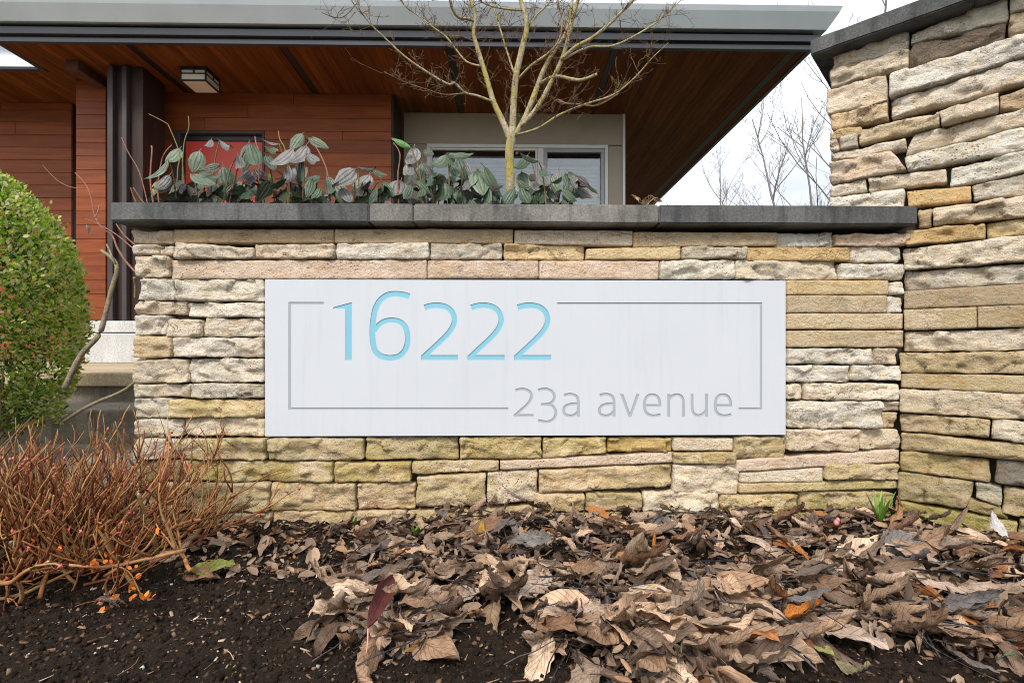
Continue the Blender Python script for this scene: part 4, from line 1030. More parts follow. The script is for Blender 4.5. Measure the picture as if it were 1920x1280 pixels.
    # lichen knot on the trunk
    k = obj("knot", mesh_np("knot", [(x * .008, y * .006, z * .010) for x, y, z in octv], octf, M['twig'], True), root, at(969, 288, YT - 0.01))
young_tree()

# ------------------------------------------------------------------ leaves
def leaf_mesh(name, mat, nu, nv, width, curl, roll, wav, serr, seed, shape='ovate', veins=0.0, stem=0.12):
    """a leaf of unit length along +X, base at the origin, upper side +Z"""
    rs = random.Random(seed); V = []; UV = []
    for i in range(nu + 1):
        u = i / nu
        if shape == 'ovate': w = width * (math.sin(math.pi * min(1, u ** 0.72)) ** 0.85) + 0.004
        elif shape == 'lance': w = width * (math.sin(math.pi * u ** 0.9) ** 0.8) + 0.004
        else: w = width * (math.sin(math.pi * min(1, u ** 0.80)) ** 0.80) * (1.0 - 0.15 * max(0, u - 0.6)) + 0.003
        ang = curl * u
        bx_ = (math.sin(ang) / curl if abs(curl) > 1e-3 else u); bz_ = ((1 - math.cos(ang)) / curl if abs(curl) > 1e-3 else 0)
        for j in range(nv + 1):
            v = j / nv * 2 - 1
            ww = w * (1 + (serr * (1 if i % 2 else -1) if abs(v) > 0.99 else 0)) * (1 + 0.14 * noise.noise(Vector((u * 4, v, seed))))
            y = v * ww
            a2 = roll * abs(v)
            yy = math.copysign(ww * (math.sin(abs(roll) * abs(v)) / abs(roll) if abs(roll) > 1e-3 else abs(v)), v)
            zz = ww * ((1 - math.cos(a2)) / roll if abs(roll) > 1e-3 else 0)
            zz += wav * noise.noise(Vector((u * 3.2 + seed, v * 1.4, seed * 0.7))) * (0.4 + abs(v)) + wav * 0.5 * noise.noise(Vector((u * 9 + seed, v * 3, 1)))
            if veins: zz += -veins * (math.exp(-(v / 0.09) ** 2) + 0.8 * math.exp(-((abs(v) - 0.5) / 0.11) ** 2)) * math.sin(math.pi * u)
            x = bx_ - zz * math.sin(ang); z = bz_ + zz * math.cos(ang)
            V.append((x, yy, z)); UV.append((u, (v + 1) / 2))
    F = [(i * (nv + 1) + j, (i + 1) * (nv + 1) + j, (i + 1) * (nv + 1) + j + 1, i * (nv + 1) + j + 1) for i in range(nu) for j in range(nv)]
    if stem:      # leaf stalk
        b = len(V); r = 0.012
        for k in range(2):
            for q in range(3): V.append((-stem * k + 0.02, r * math.cos(q * 2.1), r * math.sin(q * 2.1) - 0.05 * k * k)); UV.append((0, 0.5))
        F += [(b + q, b + (q + 1) % 3, b + 3 + (q + 1) % 3, b + 3 + q) for q in range(3)]
    me = mesh_np(name, V, F, mat, True)
    uvl = me.uv_layers.new(name="UVMap")
    li = np.zeros(len(me.loops), dtype=np.int32); me.loops.foreach_get("vertex_index", li)
    uvl.data.foreach_set("uv", np.array(UV, dtype=np.float32)[li].ravel())
    return me
DEAD = [leaf_mesh("dead_leaf", M['leaf'], 14, 6, 0.125 + 0.03 * (k % 4), [-0.7, 0.5, 1.1, -1.2, 0.2, -0.3][k % 6], [0.9, -0.8, 1.6, 0.4, -1.3, 2.1, -0.3][k % 7], 0.075 + 0.02 * (k % 3), 0.09 if k % 2 else 0.0, 11 + k * 3.7, ['ovate', 'lance', 'ob'][k % 3], 0, 0.16) for k in range(18)]
DEADCOL = [(0.62, 0.44, 0.30), (0.44, 0.285, 0.18), (0.25, 0.14, 0.082), (0.75, 0.57, 0.41), (0.49, 0.38, 0.30), (0.14, 0.09, 0.063), (0.43, 0.295, 0.19), (0.20, 0.185, 0.18), (0.60, 0.43, 0.285), (0.50, 0.20, 0.06)]
COLWORD = ["tan", "mid brown", "dark brown", "pale tan", "greyish tan", "blackish brown", "warm brown", "grey", "light brown", "rusty orange"]
def in_poly(x, y, pl):
    c = False; j = len(pl) - 1
    for i in range(len(pl)):
        if (pl[i][1] > y) != (pl[j][1] > y) and x < (pl[j][0] - pl[i][0]) * (y - pl[i][1]) / (pl[j][1] - pl[i][1]) + pl[i][0]: c = not c
        j = i
    return c
HEAP = [(620, 1004), (860, 962), (1250, 968), (1680, 985), (1920, 1035), (2010, 1100), (2000, 1270), (1860, 1235), (1690, 1190), (1600, 1170), (1540, 1165), (1470, 1215), (1400, 1235), (1360, 1285), (1240, 1310), (1120, 1290), (1100, 1225), (1000, 1205), (1010, 1150), (930, 1135), (880, 1150), (840, 1195), (740, 1215), (640, 1190), (590, 1150), (640, 1075), (700, 1040)]
def lay_leaf(px, py, length, head, tilt, roll_, up, mesh, col, name="dead_leaf", parent=None):
    p = on_ground(px, py, 0.02); z = soil_h(p.x, p.y)
    c = (*col, 1.0)
    return obj(name, mesh, parent, (p.x, p.y, z + up), rot=(roll_, tilt, head), scale=(length,) * 3, color=c)
rl = random.Random(42)
heap_leaves = {}
spots = []
tries = 0
while len(spots) < 292 and tries < 20000:
    tries += 1
    px = rl.uniform(590, 2000); py = 960 + 320 * rl.random() ** 0.9
    if not in_poly(px, py, HEAP): continue
    spots.append((px, py))
spots.sort(key=lambda s: s[1])
for i, (px, py) in enumerate(spots):
    ci = rl.choices(range(10), [4, 4, 3, 3, 3, 3, 3, 2.2, 3, 0.9])[0]; col = DEADCOL[ci]; j = rl.uniform(0.8, 1.2); col = tuple(c * j for c in col)
    far = py < 1060
    ln = rl.uniform(0.06, 0.12) if far else rl.uniform(0.085, 0.16)
    # leaves lie fanned out from the wall, towards the viewer
    head = (-math.pi / 2 + (0.55 if px > 1150 else 0.0)) + rl.gauss(0, 0.75 if not far else 1.3)
    mi = rl.randrange(18)
    o = lay_leaf(px, py, ln, head, rl.gauss(0.03, 0.16), rl.gauss(0, 0.40), rl.uniform(0.008, 0.034) + (0.012 if far else 0), DEAD[mi], col)
    size = "large" if ln > 0.12 else "small" if ln < 0.085 else "medium"
    form = ["curled", "narrow", "rolled", "arched", "flat", "crumpled"][mi % 6]
    xz = ["below the sign's left edge", "below the blue digits", "below the sign's middle", "below the avenue lettering", "below the sign's right end", "near the wall corner", "before the stone pier", "at the far right"][min(7, max(0, int((px - 600) / 165)))]
    yz = ["by the wall", "in mid heap", "near heap front", "at heap edge"][min(3, max(0, int((py - 960) / 75)))]
    turn = "aimed left" if math.cos(head) < -0.35 else "aimed right" if math.cos(head) > 0.35 else "aimed forward"
    tag(o, "%s %s %s leaf %s %s %s" % (size, form, COLWORD[ci], turn, yz, xz), "leaf", "fallen leaves in the heap")
    if len(o["label"].split()) > 16: o["label"] = o["label"].replace(" " + turn, "")
    heap_leaves.setdefault(o["label"], []).append((px, o))
for lb, ls in heap_leaves.items():      # of two alike, say which
    if len(ls) in (2, 3):
        ls.sort(key=lambda t: t[0])
        for (x_, o_), side in zip(ls, ("left of two", "right of two") if len(ls) == 2 else ("leftmost of three", "middle of three", "rightmost of three")):
            o_["label"] = side + " " + lb.replace(" aimed forward", "").replace(" aimed left", "").replace(" aimed right", "").replace(" leaf ", " leaves ")
# more leaves packed under and between them
LVp, LFp, LU = [], [], []
for i in range(600):
    while True:
        px = rl.uniform(590, 2000); py = 958 + 300 * rl.random()
        if in_poly(px, py, HEAP): break
    me = DEAD[rl.randrange(18)]; p = on_ground(px, py, 0.02); ln = rl.uniform(0.045, 0.10)
    Mx = Matrix.Translation((p.x, p.y, soil_h(p.x, p.y) + rl.uniform(0.004, 0.04))) @ Euler((rl.gauss(0, 0.6), rl.gauss(0, 0.3), rl.uniform(-3.1, 0.6))).to_matrix().to_4x4() @ Matrix.Scale(ln, 4)
    b0 = len(LVp); LVp += [Mx @ v.co for v in me.vertices]; LFp += [tuple(b0 + q for q in f.vertices) for f in me.polygons]
    LU += [tuple(d.uv) for d in me.uv_layers[0].data]
pme = mesh_np("packed_leaves", LVp, LFp, M['packed'], True); pu = pme.uv_layers.new(name="UVMap")
if len(pu.data) == len(LU): pu.data.foreach_set("uv", np.array(LU, dtype=np.float32).ravel())
tag(obj("packed_leaves", pme), "smaller brown leaves packed beneath the larger ones in the heap", "leaves", kind='stuff')
# loose leaves at the foot of the wall on the left
for i, (px, py, ln, hd, ci) in enumerate([(545, 1015, .12, 0.2, 0), (470, 1020, .11, 2.9, 8), (610, 1012, .09, 0.5, 2), (520, 1080, .07, 1.0, 4), (500, 1060, .10, -0.2, 2), (450, 1100, .06, 2.0, 5), (350, 1010, .14, 0.2, 6), (345, 1070, .10, -0.4, 2), (280, 1055, .12, 0.8, 0), (180, 1120, .09, 0.1, 7), (640, 1040, .06, 1.9, 1), (690, 1010, .07, 1.3, 2)]):
    o = lay_leaf(px, py, ln, hd, 0.05, rl.uniform(-.3, .3), 0.012, DEAD[i % 18], DEADCOL[ci])
    tag(o, ["tan leaf at the wall foot nearest the leaf heap's left end", "light brown leaf at the wall foot left of the sign", "dark brown leaf by the wall under the sign's left edge", "small greyish leaf on bare soil under the sign's left edge", "dark brown leaf on soil left of the sign's edge", "small blackish leaf on soil right of the cut shrub", "large warm brown leaf propped on the wall behind the cut shrub", "dark brown leaf under the cut shrub's right side", "tan leaf caught among the cut shrub's lower stems", "grey leaf on soil below the cut shrub", "small brown leaf on soil left of the wilted rosette", "small dark brown leaf by the wall above the wilted rosette"][i], "leaf", "loose leaves left of the heap")
# wilted plants: rosettes of dead leaves on one crown
def wilted(px, py, n, ln0, ln1, a0, a1, label, seed, cols):
    rs = random.Random(seed); p = on_ground(px, py, 0.02); p.z = soil_h(p.x, p.y)
    root = empty("wilted_plant", p, label, "plant")
    T = Tubes()
    crown = [p + Vector((0, 0, 0.005)), p + Vector((0.002, 0.006, 0.03)), p + Vector((0.0, 0.01, 0.05))]
    T.add(crown, [0.009, 0.007, 0.004], 6)
    T.build("crown", M['rot'], root)
    for k in range(n):
        hd = a0 + (a1 - a0) * (k + rs.uniform(-.3, .3)) / max(1, n - 1); ln = rs.uniform(ln0, ln1)
        q = p + Vector((math.cos(hd) * 0.018, math.sin(hd) * 0.018, rs.uniform(0.022, 0.045)))
        st = Tubes(); st.add(smooth_line([p + Vector((0, 0, 0.02)), (p + q) / 2 + Vector((0, 0, 0.012)), q]), [0.0022] * 9, 5)
        st.build("stalk", M['rot'], root)
        j = rs.uniform(0.85, 1.2); c = tuple(x * j for x in DEADCOL[rs.choice(cols)])
        obj("leaf", rs.choice(DEAD), root, q, rot=(rs.gauss(0, 0.35), rs.uniform(0.05, 0.30), hd), scale=(ln, ln * rs.uniform(1.3, 2.0), ln), color=(*c, 1))
wilted(702, 1120, 9, 0.10, 0.165, -3.5, 0.35, "wilted rosette of broad tan leaves left of the leaf heap", 4, [0, 3, 4, 1])
wilted(955, 1090, 6, 0.08, 0.12, -2.9, 0.2, "small wilted rosette below the middle of the sign", 6, [0, 3, 8])
wilted(1140, 1165, 9, 0.11, 0.15, -3.3, -0.1, "large wilted rosette of serrated tan leaves at front centre", 9, [0, 3, 1, 4])
wilted(1330, 1110, 9, 0.11, 0.16, -1.9, 0.3, "wilted clump of long leaves fanning right in mid heap", 12, [1, 3, 4, 0])
wilted(1640, 1060, 10, 0.12, 0.18, -1.5, 0.2, "wilted clump of long streaming leaves before the stone pier", 15, [1, 3, 4, 7])
# leaves one can point at
pb, pt_, pe = on_ground(690, 1210, 0.03), on_ground(742, 1118, 0.03), on_ground(676, 1250, 0.02)
rme = leaf_mesh("dead_leaf", M['leaf'], 14, 6, 0.115, -0.25, 1.2, 0.04, 0, 301, 'lance', 0, 0)
lrd = math.hypot(pt_.x - pb.x, pt_.y - pb.y)
red = obj("dead_leaf", rme, None, (pb.x, pb.y, soil_h(pb.x, pb.y) + 0.058), rot=(0.35, -0.16, math.atan2(pt_.y - pb.y, pt_.x - pb.x)), scale=(lrd * 1.05,) * 3, color=(0.12, 0.03, 0.028, 1))
tag(red, "wine red folded leaf with pink stalk lying on the left rosette", "leaf")
st = Tubes(); q0 = Vector((pb.x, pb.y, soil_h(pb.x, pb.y) + 0.058)); q1 = Vector((pe.x, pe.y, soil_h(pe.x, pe.y) + 0.006))
st.add(smooth_line([q0, (q0 + q1) / 2 + Vector((0.004, 0, 0.004)), q1], 4), [0.0017 - 0.0001 * i for i in range(9)], 6)
s_ = st.build("stalk", M['pink']); s_.parent = red; s_.matrix_parent_inverse = red.matrix_basis.inverted()
def hero(px, py, ln, head, up, col, label, k, tilt=0.03, roll_=0.1):
    return tag(lay_leaf(px, py, ln, head, tilt, roll_, up, DEAD[k], col), label, "leaf")
hero(1085, 1178, 0.105, 3.25, 0.016, (0.40, 0.26, 0.16), "tan serrated leaf lying alone on soil left of the large rosette", 1)
hero(790, 1190, 0.06, -1.9, 0.014, (0.55, 0.32, 0.08), "small ochre yellow leaf on bare soil right of the red leaf", 4)
hero(1465, 1178, 0.085, -0.1, 0.035, (0.55, 0.20, 0.035), "bright orange curled leaf at the heap's front edge", 2)
hero(1520, 1195, 0.06, -1.5, 0.014, (0.46, 0.47, 0.16), "pale yellow green leaf with browned tip on soil", 10)
hero(1565, 1230, 0.075, -1.3, 0.012, (0.34, 0.31, 0.18), "olive tan leaf lying at the bottom edge below the green one", 8)
hero(345, 1072, 0.115, 0.05, 0.018, (0.19, 0.21, 0.045), "long yellow green leaf on soil beside the cut shrub", 7)
hero(1650, 1005, 0.075, 0.3, 0.062, (0.16, 0.34, 0.05), "fresh green leaf lying on the heap near the wall corner", 3)
hero(1225, 1075, 0.05, 1.2, 0.045, (0.60, 0.24, 0.04), "small orange leaf standing upright in mid heap", 5, -0.7)
hero(900, 1040, 0.05, 1.4, 0.03, (0.55, 0.36, 0.06), "yellow crumpled leaf near the wall below the sign", 14, -0.5)
hero(1880, 1235, 0.07, 0.2, 0.02, (0.25, 0.33, 0.20), "grey green leaf at the lower right corner of the bed", 12)
hero(925, 1140, 0.05, -1.3, 0.016, (0.50, 0.39, 0.30), "pale papery lobed leaf lying on soil beside small rosette", 9)
hero(1890, 1045, 0.08, 1.3, 0.03, (0.66, 0.66, 0.66), "crumpled whitish leaf standing against the pier at right", 11, -0.9)
# litter: torn bits between the leaves
tv = [(0, 0, 0), (.5, .22, .10), (.55, -.05, -.02), (.45, -.28, .12), (1, .05, .06), (.2, .2, .05), (.2, -.2, .06), (.8, .2, .16), (.85, -.16, .10)]
tf = [(0, 2, 1), (0, 3, 2), (0, 1, 5), (0, 6, 3), (1, 2, 4), (2, 3, 4), (1, 4, 7), (3, 8, 4)]
LP = []
while len(LP) < 2600:
    px = rl.uniform(600, 2000); py = 960 + 320 * rl.random()
    if in_poly(px, py + rl.gauss(0, 10), HEAP):
        p = on_ground(px, py, 0.02); LP.append((p.x, p.y, soil_h(p.x, p.y) + rl.uniform(0.0, 0.028)))
for k in range(500):
    px = rl.uniform(330, 900); py = 1000 + 90 * rl.random() ** 1.6
    p = on_ground(px, py, 0.01); LP.append((p.x, p.y, soil_h(p.x, p.y) + rl.uniform(0.004, 0.012)))
LP = np.array(LP); n = len(LP)
V, F = scatter(tv, tf, LP, euler_mats(nrng.uniform(0, 6.3, n), nrng.normal(0, .45, n), nrng.normal(0, .6, n)), (0.014 + 0.034 * nrng.random(n) ** 1.5)[:, None] * np.stack([np.ones(n), nrng.uniform(.5, 1.3, n), nrng.uniform(.5, 2, n)], 1))
tag(obj("leaf_litter", mesh_np("leaf_litter", V, F, M['litter'], True)), "torn brown leaf scraps packed between the fallen leaves", "litter", kind='stuff')
T = Tubes()
for k in range(520):
    while True:
        px = rl.uniform(640, 1960); py = 960 + 260 * rl.random()
        if in_poly(px, py, HEAP): break
    p = on_ground(px, py, 0.02); z = soil_h(p.x, p.y) + rl.uniform(0.01, 0.042); a = rl.uniform(-2.6, 0.2); L = rl.uniform(0.03, 0.13)
    d = Vector((math.cos(a), math.sin(a), rl.uniform(-.15, .2))); q = Vector((p.x, p.y, z)); pts = [q]
    for j in range(4):
        d = (d + Vector((rl.uniform(-1, 1), rl.uniform(-1, 1), rl.uniform(-.5, .5))) * 0.22).normalized(); pts.append(pts[-1] + d * L / 4)
    r = rl.uniform(0.0006, 0.0019); T.add(pts, [r] * 5, 4)
o = T.build("dead_stalks", M['rot'], None, kind='stuff'); tag(o, "blackened rotten stalks tangled through the leaf heap", "stalks")
# small living things in the bed
def sprout(px, py, n, h, mat, label, seed, wd=0.006, cat_="sprout"):
    rs = random.Random(seed); p = on_ground(px, py, 0.03); p.z = soil_h(p.x, p.y) + 0.012; root = empty("green_sprout", p, label, cat_)
    for k in range(n):
        a = rs.uniform(0, 6.3); lean = rs.uniform(0.15, 0.6); V = []; m = 6
        for i in range(m + 1):
            t = i / m; r = h * rs.uniform(0.97, 1.03) * t
            c = Vector((math.cos(a) * lean * r, math.sin(a) * lean * r, r * (1 - 0.25 * t * lean)))
            w = wd * (math.sin(math.pi * min(0.98, 0.12 + t * 0.86)) + 0.05); s = Vector((-math.sin(a), math.cos(a), 0)) * w
            V += [c - s, c + Vector((math.cos(a), math.sin(a), 0)) * w * 0.3, c + s]
        F = [(i * 3 + j, i * 3 + j + 1, i * 3 + j + 4, i * 3 + j + 3) for i in range(m) for j in range(2)]
        obj("blade", mesh_np("blade", V, F, mat, True), root, p)
sprout(1650, 1000, 8, 0.095, M['grass'], "tuft of green blades growing at the wall corner", 1, 0.0045)
sprout(778, 1012, 6, 0.03, M['grass'], "tiny green sprout under the sign's left half", 2, 0.005)
sprout(1010, 1050, 6, 0.028, M['grass'], "tiny yellow green sprout in the heap under the sign", 3, 0.005)
sprout(665, 990, 4, 0.03, M['grass'], "small dark sprout at the wall foot left of the heap", 5, 0.004)
def buds(px, py, n, seed, label):
    rs = random.Random(seed); p = on_ground(px, py, 0.05); p.z = soil_h(p.x, p.y) + 0.03; root = empty("flower_bud", p, label, "flower")
    for k in range(n):
        bm = bmesh.new(); bmesh.ops.create_icosphere(bm, subdivisions=2, radius=1)
        for v in bm.verts:
            v.co *= 1 + 0.18 * noise.noise(v.co * 2 + Vector((k, seed, 0))); v.co.z *= 1.25; v.co *= 0.0055
        me = bpy.data.meshes.new("bud"); bm.to_mesh(me); bm.free(); me.materials.append(M['pink'])
        for q in me.polygons: q.use_smooth = True
        obj("bud", me, root, p + Vector((rs.uniform(-.02, .02), rs.uniform(-.012, .012), rs.uniform(0, .014))), rot=(rs.uniform(-.6, .6), rs.uniform(-.6, .6), 0))
buds(1562, 1000, 4, 2, "cluster of pink flower buds by the wall in the heap")

# ------------------------------------------------------------------ viburnum shrubs in the planter
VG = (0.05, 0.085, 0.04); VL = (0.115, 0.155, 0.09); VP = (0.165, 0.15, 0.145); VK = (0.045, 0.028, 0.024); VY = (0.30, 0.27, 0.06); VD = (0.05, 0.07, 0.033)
VIB = [leaf_mesh("leaf", M['vib'], 12, 12, w, c, r_, 0.03, 0, 40 + k, s, 0.016, 0.18) for k, (w, c, r_, s) in enumerate([(0.26, 0.5, -0.5, 'ob'), (0.22, 0.8, -0.7, 'ovate'), (0.28, 0.3, -0.3, 'ovate'), (0.24, -0.4, -0.6, 'ob'), (0.20, 0.9, -1.0, 'ovate')])]
SHRUBS = [
 ("sparse viburnum shrub with pale leaves before the red door", 380, [(337,278,320,304,24,VL),(374,283,360,313,28,VL),(314,299,292,342,16,VL),(318,328,298,358,20,VP),(357,325,398,349,20,VL),(372,323,413,341,19,VG),(419,312,434,361,30,VG),(396,261,389,283,12,VP),(412,263,440,292,11,VP),(413,309,381,321,15,VD),(469,268,482,314,25,VG),(465,270,454,313,21,VL),(446,291,454,326,16,VP),(447,340,457,365,19,VP),(475,338,462,362,17,VD),(470,318,455,338,22,VK),(478,316,495,340,20,VK),(462,330,480,350,20,VK),(486,338,492,366,14,VG),(293,340,290,364,10,VY),(330,340,322,370,14,VG),(402,345,420,366,16,VG),(350,350,372,372,14,VK),(436,345,420,370,14,VK),(388,352,402,374,13,VK)]),
 ("viburnum shrub with greyish drooping leaves right of the red door", 552, [(523,269,497,271,10,VP),(499,276,525,290,14,VL),(498,290,515,318,17,VG),(549,278,519,312,28,VP),(567,250,547,271,21,VL),(574,272,554,312,30,VP),(575,288,599,311,19,VP),(577,257,612,278,12,VL),(540,310,546,342,24,VP),(563,300,556,338,26,VG),(600,329,572,346,19,VG),(613,331,625,370,24,VL),(585,335,578,366,16,VG),(530,330,520,360,14,VD),(505,325,512,356,12,VY),(600,350,590,376,14,VG),(548,345,560,372,14,VD)]),
 ("low viburnum shrub with heart shaped pale leaves between two taller ones", 668, [(666,317,635,345,28,VP),(694,327,671,356,30,VP),(620,336,652,376,26,VL),(680,362,708,379,19,VG),(674,313,704,325,9,VD),(640,352,655,378,20,VP),(716,340,735,368,16,VG),(706,350,690,378,15,VG),(700,318,724,336,12,VD),(661,350,676,376,16,VG),(728,352,718,380,14,VD)]),
 ("largest viburnum shrub, dense with veined leaves left of the tree trunk", 838, [(770,277,741,258,12,(0.10,0.26,0.06)),(776,276,773,312,28,VP),(765,306,767,335,22,VP),(752,338,745,367,32,VP),(790,306,785,345,24,VL),(793,304,816,334,14,VP),(808,326,808,356,16,VG),(836,290,818,322,28,VL),(840,290,847,308,16,VG),(839,287,882,296,11,VL),(859,297,870,329,24,VG),(845,306,861,339,17,VG),(872,303,886,329,15,VP),(894,319,903,361,32,VL),(897,317,916,333,12,VL),(908,312,936,358,24,VG),(875,336,877,362,17,VP),(831,342,833,382,30,VG),(869,353,869,384,31,VG),(884,355,904,373,19,VG),(781,339,799,354,17,VG),(790,354,790,374,17,VG),(842,330,852,352,17,VG),(919,336,928,373,23,VG),(800,345,815,374,18,VD),(850,345,858,376,18,VD),(770,345,762,378,16,VD),(815,300,800,322,16,VG),(905,345,918,380,18,VG),(885,330,878,352,18,VG),(820,325,832,350,18,VD),(795,280,812,296,14,VD),(930,350,938,380,14,VG)]),
 ("viburnum shrub growing right of the tree trunk before the window", 1035, [(989,291,970,325,23,VG),(978,322,986,370,28,VL),(1010,303,977,295,11,VD),(964,353,943,384,21,VG),(1012,319,1031,338,15,VG),(1033,329,1048,366,19,VL),(1067,322,1089,346,15,VD),(1074,339,1113,374,17,VP),(1091,339,1118,355,10,VD),(999,339,1024,363,19,VP),(1057,362,1076,382,17,VG),(1025,312,1012,326,12,VP),(1048,316,1040,350,14,VP),(998,355,1006,382,18,VG),(1030,355,1040,380,17,VG),(1085,352,1098,380,15,VP),(1060,325,1064,352,14,VG),(1018,345,1014,378,15,VD)]),
]
for si, (label, cx, LV) in enumerate(SHRUBS):
    rs = random.Random(70 + si); Y0 = 1.80
    base = at(cx, 400, Y0 + 0.05); base.z = 0.88
    root = empty("viburnum_shrub", base, label, "shrub", "viburnum shrubs in the planter")
    for li, (x0, y0, x1, y1, w, col) in enumerate(LV):
        Y = Y0 + rs.uniform(-0.05, 0.10); a = at(x0, y0, Y); b = at(x1, y1, Y - rs.uniform(0.0, 0.03))
        d = b - a; ln = d.length * 1.26
        wl = 1.08 * w * Y / FPX
        xa = d.normalized(); face = Vector((rs.uniform(-.35, .35), -1, rs.uniform(0.15, 0.75)))
        za = (face - xa * face.dot(xa)).normalized(); ya = za.cross(xa)
        Rm = Matrix((xa, ya, za)).transposed().to_euler()
        j = rs.uniform(0.85, 1.15)
        me = VIB[(li * 3 + si) % 5]; wm = [0.26, 0.22, 0.28, 0.24, 0.20][(li * 3 + si) % 5]
        sy = max(0.5, min(1.7, (wl / 2) / (wm * ln))) * ln * 1.1
        obj("leaf", me, root, a, rot=Rm, scale=(ln, sy, ln), color=(col[0] * j, col[1] * j, col[2] * j, 1))
        # the twig that carries it
        bx_ = cx + (x0 - cx) * 0.45 + rs.uniform(-12, 12)
        g0 = at(bx_, 400, Y + 0.03); g0.z = 0.88; mid = at(bx_ * 0.45 + x0 * 0.55, (y0 + 385) / 2 - 6, Y + 0.02)
        if li % 2 == 0:
            T = Tubes(); sp = smooth_line([g0, mid, a], 4); T.add(sp, [0.0034 - 0.0016 * i / (len(sp) - 1) for i in range(len(sp))], 5)
            T.build("stem", M['vibstem'] if li % 4 else M['greenstem'], root)
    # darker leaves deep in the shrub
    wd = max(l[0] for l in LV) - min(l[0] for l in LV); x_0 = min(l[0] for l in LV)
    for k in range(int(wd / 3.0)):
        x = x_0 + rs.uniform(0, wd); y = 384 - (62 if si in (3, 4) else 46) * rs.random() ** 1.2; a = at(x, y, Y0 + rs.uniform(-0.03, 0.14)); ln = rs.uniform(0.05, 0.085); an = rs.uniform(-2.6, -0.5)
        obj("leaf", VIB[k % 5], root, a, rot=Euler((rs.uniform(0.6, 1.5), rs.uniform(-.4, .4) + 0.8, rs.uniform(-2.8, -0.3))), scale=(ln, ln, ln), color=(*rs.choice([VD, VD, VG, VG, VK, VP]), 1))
    # dry leaves caught at the foot
    for k in range(9):
        p = at(cx + rs.uniform(-60, 60), 380, Y0 - rs.uniform(0.0, 0.12)); p.z = 0.945 + rs.uniform(-0.03, 0.015)
        obj("dry_leaf", rs.choice(DEAD), root, p, rot=(rs.uniform(-1, 1), rs.uniform(-.6, .6), rs.uniform(0, 6.3)), scale=(rs.uniform(0.04, 0.08),) * 3, color=(*rs.choice(DEADCOL), 1))
# pruned stems standing over the shrubs
ps = empty("pruned_shrub", at(300, 395, 1.8), "pruned leafless stems at the planter's left end", "shrub"); ps.location.z = 0.88
for P, r, mt in ([[(280, 395), (262, 325), (240, 285), (228, 258)], .002, 'redstem'], [[(290, 395), (282, 340), (285, 280), (283, 276)], .003, 'redstem'], [[(332, 395), (333, 320), (337, 290), (318, 240), (310, 230), (279, 214)], .0020, 'greenstem'],
                 [[(345, 395), (342, 330), (345, 270), (354, 240), (353, 218)], .0020, 'greenstem'], [[(300, 395), (296, 350), (305, 295), (322, 272)], .0026, 'redstem'], [[(262, 395), (252, 372), (245, 352)], .0035, 'vibstem'], [[(280, 395), (262, 370), (250, 352)], .0035, 'vibstem'],
                 [[(540, 395), (536, 290), (525, 262), (522, 246)], .0026, 'greenstem'], [[(620, 395), (614, 325), (595, 280), (580, 265)], .003, 'redstem'], [[(480, 395), (487, 300), (480, 268), (478, 256)], .0028, 'redstem'], [[(748, 395), (746, 330), (750, 290), (738, 268)], .003, 'redstem'], [[(590, 395), (560, 360), (520, 320), (465, 290)], .003, 'vibstem'], [[(560, 395), (520, 350), (480, 330)], .004, 'vibstem']):
    T = Tubes(); sp = smooth_line([at(x, y, 1.82 + 0.01 * i) for i, (x, y) in enumerate(P)], 5); T.add(sp, [r * (1 - 0.35 * i / len(sp)) for i in range(len(sp))], 6)
    T.build("stem", M[mt], ps)
dl = empty("dry_shrub", at(1215, 392, 1.75), "wispy dried plant at the planter's right side below the roof corner", "shrub"); dl.location.z = 0.9
for k in range(9):
    p = at(1190 + k * 6.5, 372 + 6 * math.sin(k), 1.75); T = Tubes(); T.add(smooth_line([at(1215, 396, 1.75), (p + at(1215, 396, 1.75)) / 2 + Vector((0, 0, .015)), p], 3), [.0012] * 7, 4); T.build("stem", M['twig'], dl)
    obj("leaf", DEAD[k], dl, p, rot=(rnd.uniform(-1, 1), rnd.uniform(-.4, .4), rnd.uniform(0, 6.3)), scale=(0.045,) * 3, color=(*DEADCOL[k % 7], 1))

